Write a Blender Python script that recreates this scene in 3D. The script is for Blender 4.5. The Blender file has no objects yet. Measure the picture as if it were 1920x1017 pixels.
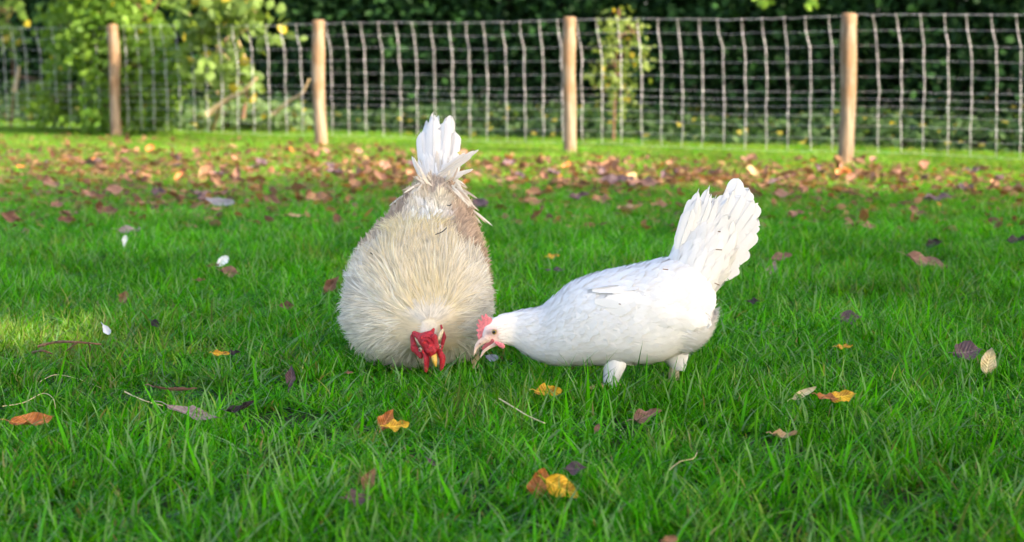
import bpy, bmesh, math, random
import numpy as np
from mathutils import Vector, Matrix

random.seed(11)
rng = np.random.default_rng(11)
S = bpy.context.scene
C = S.collection
R = math.radians

# ------------------------------------------------------------------ camera
CAM_H, FPX, PITCH = 0.667, 3600.0, math.atan(399.5 / 3600.0)
cam = bpy.data.cameras.new('camera')
cam_ob = bpy.data.objects.new('camera', cam)
C.objects.link(cam_ob)
cam_ob.location = (0, 0, CAM_H)
cam_ob.rotation_euler = (math.pi / 2 - PITCH, 0, 0)
cam.sensor_width = 36.0
cam.lens = FPX / 1920 * 36
cam.clip_start, cam.clip_end = 0.05, 900
cam.dof.use_dof = True
cam.dof.focus_distance = 3.84
cam.dof.aperture_fstop = 5.2
S.camera = cam_ob

# ------------------------------------------------------------------ sky, sun, exposure
SUN_AZ = Vector((0.835, -0.550, 0)).normalized()     # horizontal direction towards the sun
SUN_EL = R(33)
SUN = Vector((SUN_AZ.x * math.cos(SUN_EL), SUN_AZ.y * math.cos(SUN_EL), math.sin(SUN_EL)))
world = bpy.data.worlds.new('World')
S.world = world
world.use_nodes = True
wn, wl = world.node_tree.nodes, world.node_tree.links
sky = wn.new('ShaderNodeTexSky')
sky.sky_type = 'NISHITA'
sky.sun_disc = False
sky.sun_elevation = SUN_EL
sky.sun_rotation = math.atan2(SUN_AZ.x, SUN_AZ.y)
sky.air_density, sky.dust_density, sky.ozone_density = 0.7, 3.5, 0.9
wl.new(sky.outputs[0], wn['Background'].inputs[0])
wn['Background'].inputs[1].default_value = 0.15
sun = bpy.data.lights.new('sun', 'SUN')
sun.energy, sun.angle, sun.color = 2.4, R(0.55), (1.0, 0.93, 0.80)
sun_ob = bpy.data.objects.new('sun', sun)
C.objects.link(sun_ob)
sun_ob.rotation_euler = SUN.to_track_quat('Z', 'Y').to_euler()
sun_ob.location = SUN * 30
vs = S.view_settings
vs.view_transform, vs.look, vs.gamma = 'Standard', 'None', 1.0
vs.use_curve_mapping = False
vs.use_white_balance = True            # the photograph is balanced for the shade, so its whites are neutral
vs.white_balance_temperature = 7300
vs.exposure = 2.48
S.cycles.max_bounces = 8
S.cycles.diffuse_bounces = 4
S.cycles.transmission_bounces = 6
S.cycles.use_denoising = True

# ------------------------------------------------------------------ helpers
def ray(x, y):
    u, v = (x - 960) / FPX, (508.5 - y) / FPX
    cp, sp = math.cos(PITCH), math.sin(PITCH)
    return np.array([u, cp + v * sp, -sp + v * cp])

def pix(x, y, D):
    """world point seen at photo pixel (x, y), D metres in front of the camera"""
    d = ray(x, y)
    return d * (D / d[1]) + np.array([0, 0, CAM_H])

def gnd(x, y, z=0.0):
    d = ray(x, y)
    return d * ((z - CAM_H) / d[2]) + np.array([0, 0, CAM_H])

def nrm(a):
    a = np.asarray(a, float)
    return a / np.maximum(np.linalg.norm(a, axis=-1, keepdims=True), 1e-9)

def mesh_np(name, V, quads=None, tris=None, col=None, uv=None, smooth=True):
    me = bpy.data.meshes.new(name)
    V = np.asarray(V, np.float32).reshape(-1, 3)
    q = np.zeros((0, 4), np.int32) if quads is None else np.asarray(quads, np.int32).reshape(-1, 4)
    t = np.zeros((0, 3), np.int32) if tris is None else np.asarray(tris, np.int32).reshape(-1, 3)
    loops = np.concatenate([q.ravel(), t.ravel()])
    me.vertices.add(len(V)); me.vertices.foreach_set('co', V.ravel())
    me.loops.add(len(loops)); me.loops.foreach_set('vertex_index', loops)
    n = len(q) + len(t)
    me.polygons.add(n)
    st = np.concatenate([np.arange(len(q)) * 4, len(q) * 4 + np.arange(len(t)) * 3])
    me.polygons.foreach_set('loop_start', st.astype(np.int32))
    if smooth:
        me.polygons.foreach_set('use_smooth', np.ones(n, bool))
    me.update(calc_edges=True)
    if col is not None:
        c = np.ones((len(V), 4), np.float32); c[:, :3] = np.asarray(col).reshape(-1, 3)
        a = me.attributes.new('col', 'FLOAT_COLOR', 'POINT'); a.data.foreach_set('color', c.ravel())
    if uv is not None:
        c = np.zeros((len(V), 3), np.float32); c[:, :2] = np.asarray(uv).reshape(-1, 2)
        a = me.attributes.new('ts', 'FLOAT_VECTOR', 'POINT'); a.data.foreach_set('vector', c.ravel())
    me.validate()
    return me

def obj(name, me, mat=None, parent=None, kind=None):
    o = bpy.data.objects.new(name, me)
    C.objects.link(o)
    if mat is not None and me is not None and not me.materials:
        me.materials.append(mat)
    if parent is not None:
        o.parent = parent
        o.matrix_parent_inverse = Matrix.Translation(parent.location).inverted()
    if kind:
        o['kind'] = kind
    return o

def tag(o, label, cat, group=None):
    o['label'] = label; o['category'] = cat
    if group: o['group'] = group
    return o

def thing(name, label, cat, loc, group=None):
    o = bpy.data.objects.new(name, None)
    C.objects.link(o)
    o.location = Vector(loc); o.empty_display_size = 0.1
    return tag(o, label, cat, group)

def cards(pos, d, n, L, W, prof, lift=0.0, curl=0.0, cup=0.0, T=4, cols=3, jag=0.0, c0=None, c1=None, sway=None, wave=0.0, tt=None):
    """N bent ribbons (feathers, blades, leaves). prof(t) = half width 0..1 along the length."""
    pos = np.asarray(pos, float).reshape(-1, 3); N = len(pos)
    d = nrm(np.broadcast_to(d, (N, 3))); n = np.broadcast_to(n, (N, 3))
    n = nrm(n - d * (n * d).sum(1, keepdims=True)); s = np.cross(d, n)
    f = lambda a: np.broadcast_to(np.asarray(a, float), (N,))[:, None, None]
    L, W, lift, curl, cup = f(L), f(W), f(lift), f(curl), f(cup)
    t = (np.linspace(0, 1, T) if tt is None else np.asarray(tt, float))
    T = len(t)
    x = np.linspace(-1, 1, cols)
    w = np.array([prof(a) for a in t])[None, :, None]
    w = np.broadcast_to(w, (N, T, cols)).copy()
    if jag:
        w *= 1 + rng.uniform(-jag, jag, (N, T, cols))
    tg, xg = t[None, :, None], x[None, None, :]
    al = tg * L * np.ones((1, 1, cols))
    if jag:
        al = al + rng.uniform(-jag, jag, (N, T, cols)) * L * 0.10 * (tg > 0)
    up = L * (lift * tg - curl * tg * tg) - cup * W * w * xg * xg
    if wave:
        up = up + rng.normal(0, wave, (N, T, cols)) * W * (tg > 0)
    sd = W * w * xg
    if sway is not None:
        sd = sd + f(sway) * L * tg * tg
    P = pos[:, None, None, :] + d[:, None, None, :] * al[..., None] + n[:, None, None, :] * up[..., None] + s[:, None, None, :] * sd[..., None]
    i = np.arange(N)[:, None, None] * T * cols + np.arange(T - 1)[None, :, None] * cols + np.arange(cols - 1)[None, None, :]
    q = np.stack([i, i + 1, i + cols + 1, i + cols], -1).reshape(-1, 4)
    col = None
    if c0 is not None:
        c0 = np.broadcast_to(np.asarray(c0, float), (N, 3)); c1 = np.broadcast_to(np.asarray(c1 if c1 is not None else c0, float), (N, 3))
        col = c0[:, None, None, :] * (1 - tg[..., None]) + c1[:, None, None, :] * tg[..., None]
        col = np.broadcast_to(col, (N, T, cols, 3)).reshape(-1, 3)
    uv = np.broadcast_to(np.stack([np.broadcast_to(tg, (1, T, cols)), np.broadcast_to(xg, (1, T, cols))], -1), (N, T, cols, 2)).reshape(-1, 2)
    return P.reshape(-1, 3), q, col, uv

class Bag:
    def __init__(self): self.V, self.Q, self.K, self.U, self.n = [], [], [], [], 0
    def add(self, r):
        V, q, k, u = r
        self.V.append(V); self.Q.append(q + self.n); self.n += len(V)
        self.K.append(k if k is not None else np.ones((len(V), 3))); self.U.append(u if u is not None else np.zeros((len(V), 2)))
        return self
    def mesh(self, name):
        return mesh_np(name, np.concatenate(self.V), np.concatenate(self.Q), None, np.concatenate(self.K), np.concatenate(self.U))

def tube(pts, rad, n=8, col=(1, 1, 1), cap=True):
    pts = np.asarray(pts, float); M = len(pts)
    rad = np.broadcast_to(np.asarray(rad, float), (M,))
    tan = nrm(np.gradient(pts, axis=0))
    ref = np.array([0, 0, 1.0]) if abs(tan[0][2]) < 0.8 else np.array([1.0, 0, 0])
    a = np.linspace(0, 2 * math.pi, n, endpoint=False)
    V = []
    for p, t, r in zip(pts, tan, rad):
        b = nrm(np.cross(t, ref)); c = np.cross(b, t)
        V.append(p + r * (np.cos(a)[:, None] * b + np.sin(a)[:, None] * c))
        ref = c
    V = np.concatenate(V)
    i = (np.arange(M - 1)[:, None] * n + np.arange(n)[None, :])
    j = (np.arange(M - 1)[:, None] * n + (np.arange(n)[None, :] + 1) % n)
    q = np.stack([i, j, j + n, i + n], -1).reshape(-1, 4)
    if cap:
        k = np.arange(n // 2 - 1)
        e = []
        for base in (0, (M - 1) * n):
            for m in range(n // 2 - 1):
                e.append([base + m, base + m + 1, base + n - 2 - m, base + n - 1 - m])
        q = np.concatenate([q, np.array(e)])
    uv = np.zeros((len(V), 2)); uv[:, 0] = np.repeat(np.linspace(0, 1, M), n)
    return V, q, np.broadcast_to(np.asarray(col, float), (len(V), 3)), uv

def cspline(keys, m):
    """Catmull-Rom through rows of keys -> m rows"""
    K = np.asarray(keys, float); n = len(K)
    t = np.linspace(0, n - 1, m); i = np.minimum(t.astype(int), n - 2); f = (t - i)[:, None]
    g = lambda k: K[np.clip(k, 0, n - 1)]
    p0, p1, p2, p3 = g(i - 1), g(i), g(i + 1), g(i + 2)
    return 0.5 * (2 * p1 + (p2 - p0) * f + (2 * p0 - 5 * p1 + 4 * p2 - p3) * f**2 + (3 * p1 - p0 - 3 * p2 + p3) * f**3)

class Loft:
    """closed surface from rings: centre, half-axis a, half-axis b"""
    def __init__(self, rings, m=48, n=36, p=2.0):
        K = cspline([np.concatenate([c, a, b]) for c, a, b in rings], m)
        t = np.linspace(0, 2 * math.pi, n, endpoint=False)
        e = 2.0 / p
        ct, st = np.sign(np.cos(t)) * np.abs(np.cos(t))**e, np.sign(np.sin(t)) * np.abs(np.sin(t))**e
        self.G = K[:, None, 0:3] + ct[None, :, None] * K[:, None, 3:6] + st[None, :, None] * K[:, None, 6:9]
        self.c, self.m, self.n = K[:, 0:3], m, n
        self.du = nrm(np.gradient(self.G, axis=0))
        dv = np.roll(self.G, -1, 1) - np.roll(self.G, 1, 1)
        nn = np.cross(self.du, nrm(dv)); out = self.G - self.c[:, None, :]
        sg = np.sign((nn * out).sum(-1, keepdims=True)); sg[sg == 0] = 1
        self.nn = nrm(nn * sg)
        A = np.linalg.norm(np.gradient(self.G, axis=0), axis=-1) * np.linalg.norm(dv, axis=-1)
        self.A = A
    def sample(self, N, w=None):
        A = self.A if w is None else self.A * w
        k = rng.choice(A.size, N, p=(A / A.sum()).ravel())
        i, j = k // self.n, k % self.n
        fu, fv = rng.random(N), rng.random(N)
        i2, j2 = np.minimum(i + 1, self.m - 1), (j + 1) % self.n
        def bl(X):
            return (X[i, j] * ((1 - fu) * (1 - fv))[:, None] + X[i2, j] * (fu * (1 - fv))[:, None] + X[i, j2] * ((1 - fu) * fv)[:, None] + X[i2, j2] * (fu * fv)[:, None])
        return bl(self.G), nrm(bl(self.du)), nrm(bl(self.nn)), (i + fu) / (self.m - 1), (j + fv) / self.n
    def geo(self, shrink=0.0):
        V = np.concatenate([(self.G - self.nn * shrink).reshape(-1, 3), self.c[:1], self.c[-1:]])
        m, n = self.m, self.n
        i = np.arange(m - 1)[:, None] * n + np.arange(n)[None, :]
        j = np.arange(m - 1)[:, None] * n + (np.arange(n)[None, :] + 1) % n
        q = np.stack([i, j, j + n, i + n], -1).reshape(-1, 4)
        a = np.arange(n); b = (a + 1) % n
        t = np.concatenate([np.stack([b, a, np.full(n, m * n)], -1), np.stack([(m - 1) * n + a, (m - 1) * n + b, np.full(n, m * n + 1)], -1)])
        return V, q, t

def ball_geo(c, r, seg=12, rings=8, rot=None):
    """ellipsoid of radii r about c"""
    a = np.linspace(0, math.pi, rings + 1)[1:-1]; b = np.linspace(0, 2 * math.pi, seg, endpoint=False)
    V = np.stack([np.sin(a)[:, None] * np.cos(b), np.sin(a)[:, None] * np.sin(b), np.cos(a)[:, None] * np.ones(seg)], -1).reshape(-1, 3)
    V = np.concatenate([V, [[0, 0, 1.0], [0, 0, -1.0]]]) * np.asarray(r, float)
    if rot is not None: V = V @ np.asarray(rot).T
    V = V + np.asarray(c)
    k = rings - 1
    i = np.arange(k - 1)[:, None] * seg + np.arange(seg); j = np.arange(k - 1)[:, None] * seg + (np.arange(seg) + 1) % seg
    q = np.stack([i, i + seg, j + seg, j], -1).reshape(-1, 4)
    e = np.arange(seg); f = (e + 1) % seg
    t = np.concatenate([np.stack([np.full(seg, k * seg), e, f], -1), np.stack([(k - 1) * seg + f, (k - 1) * seg + e, np.full(seg, k * seg + 1)], -1)])
    return V, q, t

def fuse(name, geos, voxel, smooth=6):
    """several closed shapes -> one continuous skin"""
    V, Q, T, n = [], [], [], 0
    for v, q, t in geos:
        V.append(v); Q.append(np.asarray(q).reshape(-1, 4) + n); T.append(np.asarray(t).reshape(-1, 3) + n); n += len(v)
    me = mesh_np(name, np.concatenate(V), np.concatenate(Q), np.concatenate(T))
    o = bpy.data.objects.new('temporary', me); C.objects.link(o)
    bm = bmesh.new(); bm.from_mesh(me); bmesh.ops.recalc_face_normals(bm, faces=bm.faces); bm.to_mesh(me); bm.free()
    r = o.modifiers.new('r', 'REMESH'); r.mode = 'VOXEL'; r.voxel_size = voxel; r.use_smooth_shade = True
    s = o.modifiers.new('s', 'SMOOTH'); s.iterations = smooth; s.factor = 0.5
    dg = bpy.context.evaluated_depsgraph_get()
    out = bpy.data.meshes.new_from_object(o.evaluated_get(dg))
    out.name = name
    bpy.data.objects.remove(o); bpy.data.meshes.remove(me)
    return out

def chain(p0, p1, r0, r1, flat=None, k=None):
    """overlapping balls from p0 to p1; flat = (axis scale xyz)"""
    p0, p1 = np.asarray(p0, float), np.asarray(p1, float)
    k = k or max(2, int(np.linalg.norm(p1 - p0) / (0.4 * min(max(r0, r1), 1))) + 1)
    k = min(k, 14)
    out = []
    for f in np.linspace(0, 1, k):
        r = r0 * (1 - f) + r1 * f
        out.append(ball_geo(p0 * (1 - f) + p1 * f, np.array([r, r, r]) * (np.asarray(flat) if flat is not None else 1), 10, 7))
    return out

def paint(me, fn):
    """store a colour per vertex as attribute col; fn(xyz array) -> rgb array"""
    co = np.empty(len(me.vertices) * 3, np.float32); me.vertices.foreach_get('co', co); co = co.reshape(-1, 3)
    c = np.ones((len(co), 4), np.float32); c[:, :3] = fn(co)
    a = me.attributes.get('col') or me.attributes.new('col', 'FLOAT_COLOR', 'POINT')
    a.data.foreach_set('color', c.ravel())
    return me

def vnoise(p, seed=0, scale=1.0):
    """cheap smooth value noise, 2-d, 0..1"""
    r = np.random.default_rng(seed).random((64, 64))
    p = np.asarray(p, float) * scale
    x, y = p[..., 0], p[..., 1]
    i, j = np.floor(x).astype(int), np.floor(y).astype(int)
    f, g = x - i, y - j
    f, g = f * f * (3 - 2 * f), g * g * (3 - 2 * g)
    h = lambda a, b: r[a % 64, b % 64]
    return h(i, j) * (1 - f) * (1 - g) + h(i + 1, j) * f * (1 - g) + h(i, j + 1) * (1 - f) * g + h(i + 1, j + 1) * f * g

# ------------------------------------------------------------------ materials
def mat(name):
    m = bpy.data.materials.new(name); m.use_nodes = True
    return m, m.node_tree.nodes, m.node_tree.links, m.node_tree.nodes['Principled BSDF']

def nd(ns, typ, **kw):
    n = ns.new(typ)
    for k, v in kw.items():
        if hasattr(n, k): setattr(n, k, v)
        else: n.inputs[k].default_value = v
    return n

def noise(ns, ls, scale, detail=4, vec=None, kind='Object', stretch=None):
    n = nd(ns, 'ShaderNodeTexNoise', Scale=scale, Detail=detail)
    tc = ns.new('ShaderNodeTexCoord') if kind == 'Object' else ns.new('ShaderNodeNewGeometry')
    src = tc.outputs['Object'] if kind == 'Object' else tc.outputs['Position']
    if stretch:
        mp = ns.new('ShaderNodeMapping'); mp.inputs['Scale'].default_value = stretch
        ls.new(src, mp.inputs[0]); src = mp.outputs[0]
    ls.new(src, n.inputs['Vector'])
    return n.outputs['Fac']

def ramp(ns, ls, fac, stops):
    r = ns.new('ShaderNodeValToRGB')
    while len(r.color_ramp.elements) < len(stops): r.color_ramp.elements.new(0.5)
    for e, (p, c) in zip(r.color_ramp.elements, stops):
        e.position = p; e.color = (*c, 1) if len(c) == 3 else c
    ls.new(fac, r.inputs[0])
    return r.outputs[0]

def mix(ns, ls, a, b, fac, mode='MIX'):
    m = ns.new('ShaderNodeMix'); m.data_type = 'RGBA'; m.blend_type = mode
    for k, v in ((6, a), (7, b), (0, fac)):
        if hasattr(v, 'is_output'): ls.new(v, m.inputs[k])
        elif k == 0: m.inputs[0].default_value = v
        else: m.inputs[k].default_value = (*v, 1)
    return m.outputs[2]

def leafy(name, trans=0.35, rough=0.45, spec=0.4, tint=(1.25, 1.2, 0.5), var=0.35, nscale=1.5, bump=0.0):
    """attribute-coloured two-sided leaf, blade or feather"""
    m, ns, ls, b = mat(name)
    at = nd(ns, 'ShaderNodeAttribute', attribute_name='col')
    nz = noise(ns, ls, nscale, 3, kind='World')
    v = ramp(ns, ls, nz, [(0.3, (1 - var,) * 3), (0.7, (1 + var * 0.6,) * 3)])
    c = mix(ns, ls, at.outputs['Color'], v, 1.0, 'MULTIPLY')
    ls.new(c, b.inputs['Base Color'])
    b.inputs['Roughness'].default_value = rough
    b.inputs['Specular IOR Level'].default_value = spec
    tr = ns.new('ShaderNodeBsdfTranslucent')
    ls.new(mix(ns, ls, c, tint, 1.0, 'MULTIPLY'), tr.inputs[0])
    mx = ns.new('ShaderNodeMixShader'); mx.inputs[0].default_value = trans
    ls.new(b.outputs[0], mx.inputs[1]); ls.new(tr.outputs[0], mx.inputs[2])
    ls.new(mx.outputs[0], ns['Material Output'].inputs[0])
    return m

M_grass = leafy('grass_blades', 0.48, 0.25, 0.08, (1.4, 1.3, 0.45), 0.30, 1.2)
M_leaf = leafy('green_leaves', 0.50, 0.5, 0.22, (1.45, 1.3, 0.6), 0.25, 3.0)
M_hedge = leafy('hedge_leaves', 0.25, 0.6, 0.10, (1.2, 1.2, 0.5), 0.4, 1.5)
M_feather = leafy('white_feathers', 0.07, 0.75, 0.15, (1.0, 0.98, 0.95), 0.05, 25)
M_hackle = leafy('hackle_feathers', 0.20, 0.6, 0.25, (1.0, 0.96, 0.86), 0.12, 40)

def plain(name, color, rough=0.6, spec=0.3, var=0.25, scale=60, bump=0.0, metallic=0.0, sss=0.0, stretch=None):
    m, ns, ls, b = mat(name)
    nz = noise(ns, ls, scale, 5, stretch=stretch)
    c = ramp(ns, ls, nz, [(0.3, tuple(x * (1 - var) for x in color)), (0.7, tuple(min(1, x * (1 + var)) for x in color))])
    ls.new(c, b.inputs['Base Color'])
    b.inputs['Roughness'].default_value = rough
    b.inputs['Specular IOR Level'].default_value = spec
    b.inputs['Metallic'].default_value = metallic
    if sss:
        b.inputs['Subsurface Weight'].default_value = sss
        b.inputs['Subsurface Radius'].default_value = (0.006, 0.002, 0.0015)
    if bump:
        bp = nd(ns, 'ShaderNodeBump', Strength=bump, Distance=0.004)
        ls.new(noise(ns, ls, scale * 2.2, 6, stretch=stretch), bp.inputs['Height']); ls.new(bp.outputs[0], b.inputs['Normal'])
    return m

def skin_attr(name, rough=0.6, spec=0.25, bump=0.3, scale=300, sss=0.15, var=0.1):
    m, ns, ls, b = mat(name)
    at = nd(ns, 'ShaderNodeAttribute', attribute_name='col')
    v = ramp(ns, ls, noise(ns, ls, scale, 4), [(0.3, (1 - var,) * 3), (0.7, (1.0 + var * .5,) * 3)])
    ls.new(mix(ns, ls, at.outputs['Color'], v, 1.0, 'MULTIPLY'), b.inputs['Base Color'])
    b.inputs['Roughness'].default_value = rough; b.inputs['Specular IOR Level'].default_value = spec
    b.inputs['Subsurface Weight'].default_value = sss; b.inputs['Subsurface Radius'].default_value = (0.004, 0.002, 0.0015)
    bp = nd(ns, 'ShaderNodeBump', Strength=bump, Distance=0.002)
    ls.new(noise(ns, ls, scale * 1.6, 5), bp.inputs['Height']); ls.new(bp.outputs[0], b.inputs['Normal'])
    return m

M_body = skin_attr('down_and_skin', 0.85, 0.1, 0.35, 260, 0.0)
M_comb_red = plain('red_comb', (0.42, 0.012, 0.022), 0.42, 0.45, 0.35, 160, 0.8, sss=0.15)
M_comb_pink = plain('pink_comb', (0.72, 0.20, 0.22), 0.5, 0.4, 0.25, 260, 0.6, sss=0.2)
M_cream = plain('cream_skin', (0.70, 0.56, 0.34), 0.6, 0.3, 0.15, 240, 0.4)
M_beak = plain('horn_beak', (0.70, 0.50, 0.41), 0.4, 0.4, 0.15, 160, 0.25)
M_beak_yellow = plain('yellow_beak', (0.72, 0.42, 0.07), 0.35, 0.45, 0.15, 160, 0.2)
M_mouth = plain('mouth_lining', (0.35, 0.08, 0.09), 0.5, 0.3, 0.1, 200)
M_eye = plain('amber_eye', (0.30, 0.20, 0.05), 0.12, 0.6, 0.2, 900)
M_pupil = plain('black_pupil', (0.006, 0.006, 0.006), 0.08, 0.6, 0.0, 100)
M_shank = plain('yellow_scaled_shank', (0.62, 0.42, 0.16), 0.5, 0.35, 0.2, 220, 0.7)
M_wire = plain('galvanised_wire', (0.58, 0.56, 0.56), 0.45, 0.5, 0.45, 30, 0.2, metallic=0.2)
M_twig = plain('twig_bark', (0.16, 0.09, 0.055), 0.85, 0.2, 0.4, 90, 0.8)
M_pale_twig = plain('dead_wood', (0.42, 0.31, 0.17), 0.85, 0.2, 0.3, 40, 0.6)
M_straw = plain('straw_stalk', (0.66, 0.52, 0.28), 0.7, 0.25, 0.2, 120, 0.3)
M_dark_bark = plain('hedge_bark', (0.022, 0.018, 0.012), 0.95, 0.05, 0.4, 9, 1.0)
M_bark = plain('tree_bark', (0.055, 0.042, 0.028), 0.9, 0.15, 0.4, 9, 1.0, stretch=(3, 3, 0.6))

def wood_post():
    m, ns, ls, b = mat('peeled_post_wood')
    a = noise(ns, ls, 7, 6, stretch=(5, 5, 0.7))
    c = ramp(ns, ls, a, [(0.28, (0.13, 0.080, 0.045)), (0.48, (0.23, 0.168, 0.115)), (0.75, (0.36, 0.285, 0.205))])
    k = noise(ns, ls, 3.2, 3, stretch=(2.2, 2.2, 1.6))
    c = mix(ns, ls, c, (0.20, 0.115, 0.06), ramp(ns, ls, k, [(0.47, (0, 0, 0)), (0.58, (0.75, 0.75, 0.75))]))
    tc = ns.new('ShaderNodeTexCoord'); sx = ns.new('ShaderNodeSeparateXYZ'); ls.new(tc.outputs['Object'], sx.inputs[0])
    ad = nd(ns, 'ShaderNodeMath', operation='MULTIPLY_ADD'); ls.new(k, ad.inputs[0]); ad.inputs[1].default_value = 0.35; ls.new(sx.outputs['Z'], ad.inputs[2])
    damp = ramp(ns, ls, ad.outputs[0], [(0.17, (0.6, 0.6, 0.6)), (0.36, (0, 0, 0))])
    c = mix(ns, ls, c, (0.17, 0.115, 0.075), damp)
    ls.new(c, b.inputs['Base Color']); b.inputs['Roughness'].default_value = 0.8; b.inputs['Specular IOR Level'].default_value = 0.2
    bp = nd(ns, 'ShaderNodeBump', Strength=1.0, Distance=0.012); ls.new(a, bp.inputs['Height']); ls.new(bp.outputs[0], b.inputs['Normal'])
    return m
M_post = wood_post()

def soil(name, stops, scale=6):
    m, ns, ls, b = mat(name)
    a = noise(ns, ls, scale, 8, kind='World')
    ls.new(ramp(ns, ls, a, stops), b.inputs['Base Color'])
    b.inputs['Roughness'].default_value = 0.95; b.inputs['Specular IOR Level'].default_value = 0.1
    bp = nd(ns, 'ShaderNodeBump', Strength=0.8, Distance=0.02); ls.new(noise(ns, ls, 60, 6, kind='World'), bp.inputs['Height']); ls.new(bp.outputs[0], b.inputs['Normal'])
    return m
M_lawn = soil('lawn_thatch', [(0.3, (0.010, 0.018, 0.004)), (0.55, (0.018, 0.034, 0.006)), (0.75, (0.032, 0.032, 0.012))])
M_wood_floor = soil('woodland_soil', [(0.3, (0.012, 0.012, 0.007)), (0.6, (0.025, 0.026, 0.012)), (0.8, (0.05, 0.035, 0.02))])

def dead_leaf(name, base, dark, edge, spots=0.5, rough=0.6):
    m, ns, ls, b = mat(name)
    ts = nd(ns, 'ShaderNodeAttribute', attribute_name='ts')
    sx = ns.new('ShaderNodeSeparateXYZ'); ls.new(ts.outputs['Vector'], sx.inputs[0])
    ab = nd(ns, 'ShaderNodeMath', operation='ABSOLUTE'); ls.new(sx.outputs['Y'], ab.inputs[0])
    # veins run forward from the midrib
    v1 = nd(ns, 'ShaderNodeMath', operation='MULTIPLY_ADD'); ls.new(ab.outputs[0], v1.inputs[0]); v1.inputs[1].default_value = -0.25; ls.new(sx.outputs['X'], v1.inputs[2])
    v2 = nd(ns, 'ShaderNodeMath', operation='MULTIPLY'); ls.new(v1.outputs[0], v2.inputs[0]); v2.inputs[1].default_value = 52
    v3 = nd(ns, 'ShaderNodeMath', operation='SINE'); ls.new(v2.outputs[0], v3.inputs[0])
    vein = ramp(ns, ls, v3.outputs[0], [(0.80, (0, 0, 0)), (0.98, (0.5, 0.5, 0.5))])
    rib = ramp(ns, ls, ab.outputs[0], [(0.04, (0.8, 0.8, 0.8)), (0.10, (0, 0, 0))])
    nz = noise(ns, ls, 42, 5)
    c = ramp(ns, ls, nz, [(0.32, dark), (0.32 + 0.28 * spots, base), (0.85, edge)])
    pale = tuple(min(1, x * 1.5 + 0.05) for x in base)
    c = mix(ns, ls, c, pale, vein); c = mix(ns, ls, c, pale, rib)
    ls.new(c, b.inputs['Base Color']); b.inputs['Roughness'].default_value = rough; b.inputs['Specular IOR Level'].default_value = 0.4
    bp = nd(ns, 'ShaderNodeBump', Strength=0.5, Distance=0.002); ls.new(v3.outputs[0], bp.inputs['Height']); ls.new(bp.outputs[0], b.inputs['Normal'])
    tr = ns.new('ShaderNodeBsdfTranslucent'); ls.new(c, tr.inputs[0])
    mx = ns.new('ShaderNodeMixShader'); mx.inputs[0].default_value = 0.15
    ls.new(b.outputs[0], mx.inputs[1]); ls.new(tr.outputs[0], mx.inputs[2]); ls.new(mx.outputs[0], ns['Material Output'].inputs[0])
    return m

LEAF_M = {
    'brown': dead_leaf('brown_leaf', (0.19, 0.085, 0.05), (0.07, 0.03, 0.02), (0.28, 0.15, 0.09)),
    'tan': dead_leaf('tan_leaf', (0.25, 0.125, 0.060), (0.12, 0.055, 0.028), (0.36, 0.205, 0.115)),
    'orange': dead_leaf('orange_brown_leaf', (0.45, 0.15, 0.035), (0.17, 0.05, 0.015), (0.58, 0.27, 0.07), 0.6, 0.4),
    'mauve': dead_leaf('mauve_grey_leaf', (0.27, 0.19, 0.18), (0.15, 0.09, 0.09), (0.36, 0.28, 0.26)),
    'pink': dead_leaf('pinkish_brown_leaf', (0.235, 0.115, 0.078), (0.115, 0.05, 0.036), (0.33, 0.19, 0.135)),
    'dark': dead_leaf('blackened_leaf', (0.028, 0.018, 0.018), (0.012, 0.008, 0.008), (0.06, 0.035, 0.03), 0.5, 0.4),
    'purple': dead_leaf('purple_brown_leaf', (0.10, 0.055, 0.065), (0.05, 0.025, 0.03), (0.17, 0.11, 0.12), 0.5, 0.5),
    'cream': dead_leaf('cream_leaf', (0.70, 0.52, 0.28), (0.46, 0.27, 0.18), (0.80, 0.68, 0.40), 0.3),
    'yellow': dead_leaf('yellow_leaf', (0.72, 0.40, 0.02), (0.24, 0.075, 0.01), (0.80, 0.52, 0.05), 0.75, 0.5),
    'pale': dead_leaf('pale_straw_leaf', (0.38, 0.25, 0.12), (0.25, 0.13, 0.075), (0.46, 0.34, 0.18), 0.4),
}

# ------------------------------------------------------------------ ground
bm = bmesh.new()
bmesh.ops.create_grid(bm, x_segments=60, y_segments=60, size=150)
me = bpy.data.meshes.new('lawn'); bm.to_mesh(me); bm.free()
lawn = obj('lawn', me, M_lawn, kind='structure')

# fence line through the four posts of the photograph
post_px = [(219, 259, 20, 46), (601, 275, 24, 38), (1067, 291, 25, 32), (1585, 309, 29, 25)]
post_pt = [gnd(x, y) for x, y, w, t in post_px]
A, B = post_pt[0], post_pt[3]
FD = nrm(B - A); FD[2] = 0                                   # along the fence, to the right and nearer
FN = np.array([-FD[1], FD[0], 0.0]); FN = FN if FN[1] > 0 else -FN   # away from the lawn
def fence_at(x, back=0.0):
    """point on the fence line under photo column x"""
    d = ray(x, 150)[:2]; a = (A + FN * back)[:2]
    s = np.linalg.solve(np.array([[d[0], -FD[0]], [d[1], -FD[1]]]), a)
    return np.array([d[0] * s[0], d[1] * s[0], 0.0])
def fence_s(p): return float(np.dot(p - A, FD))

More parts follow.
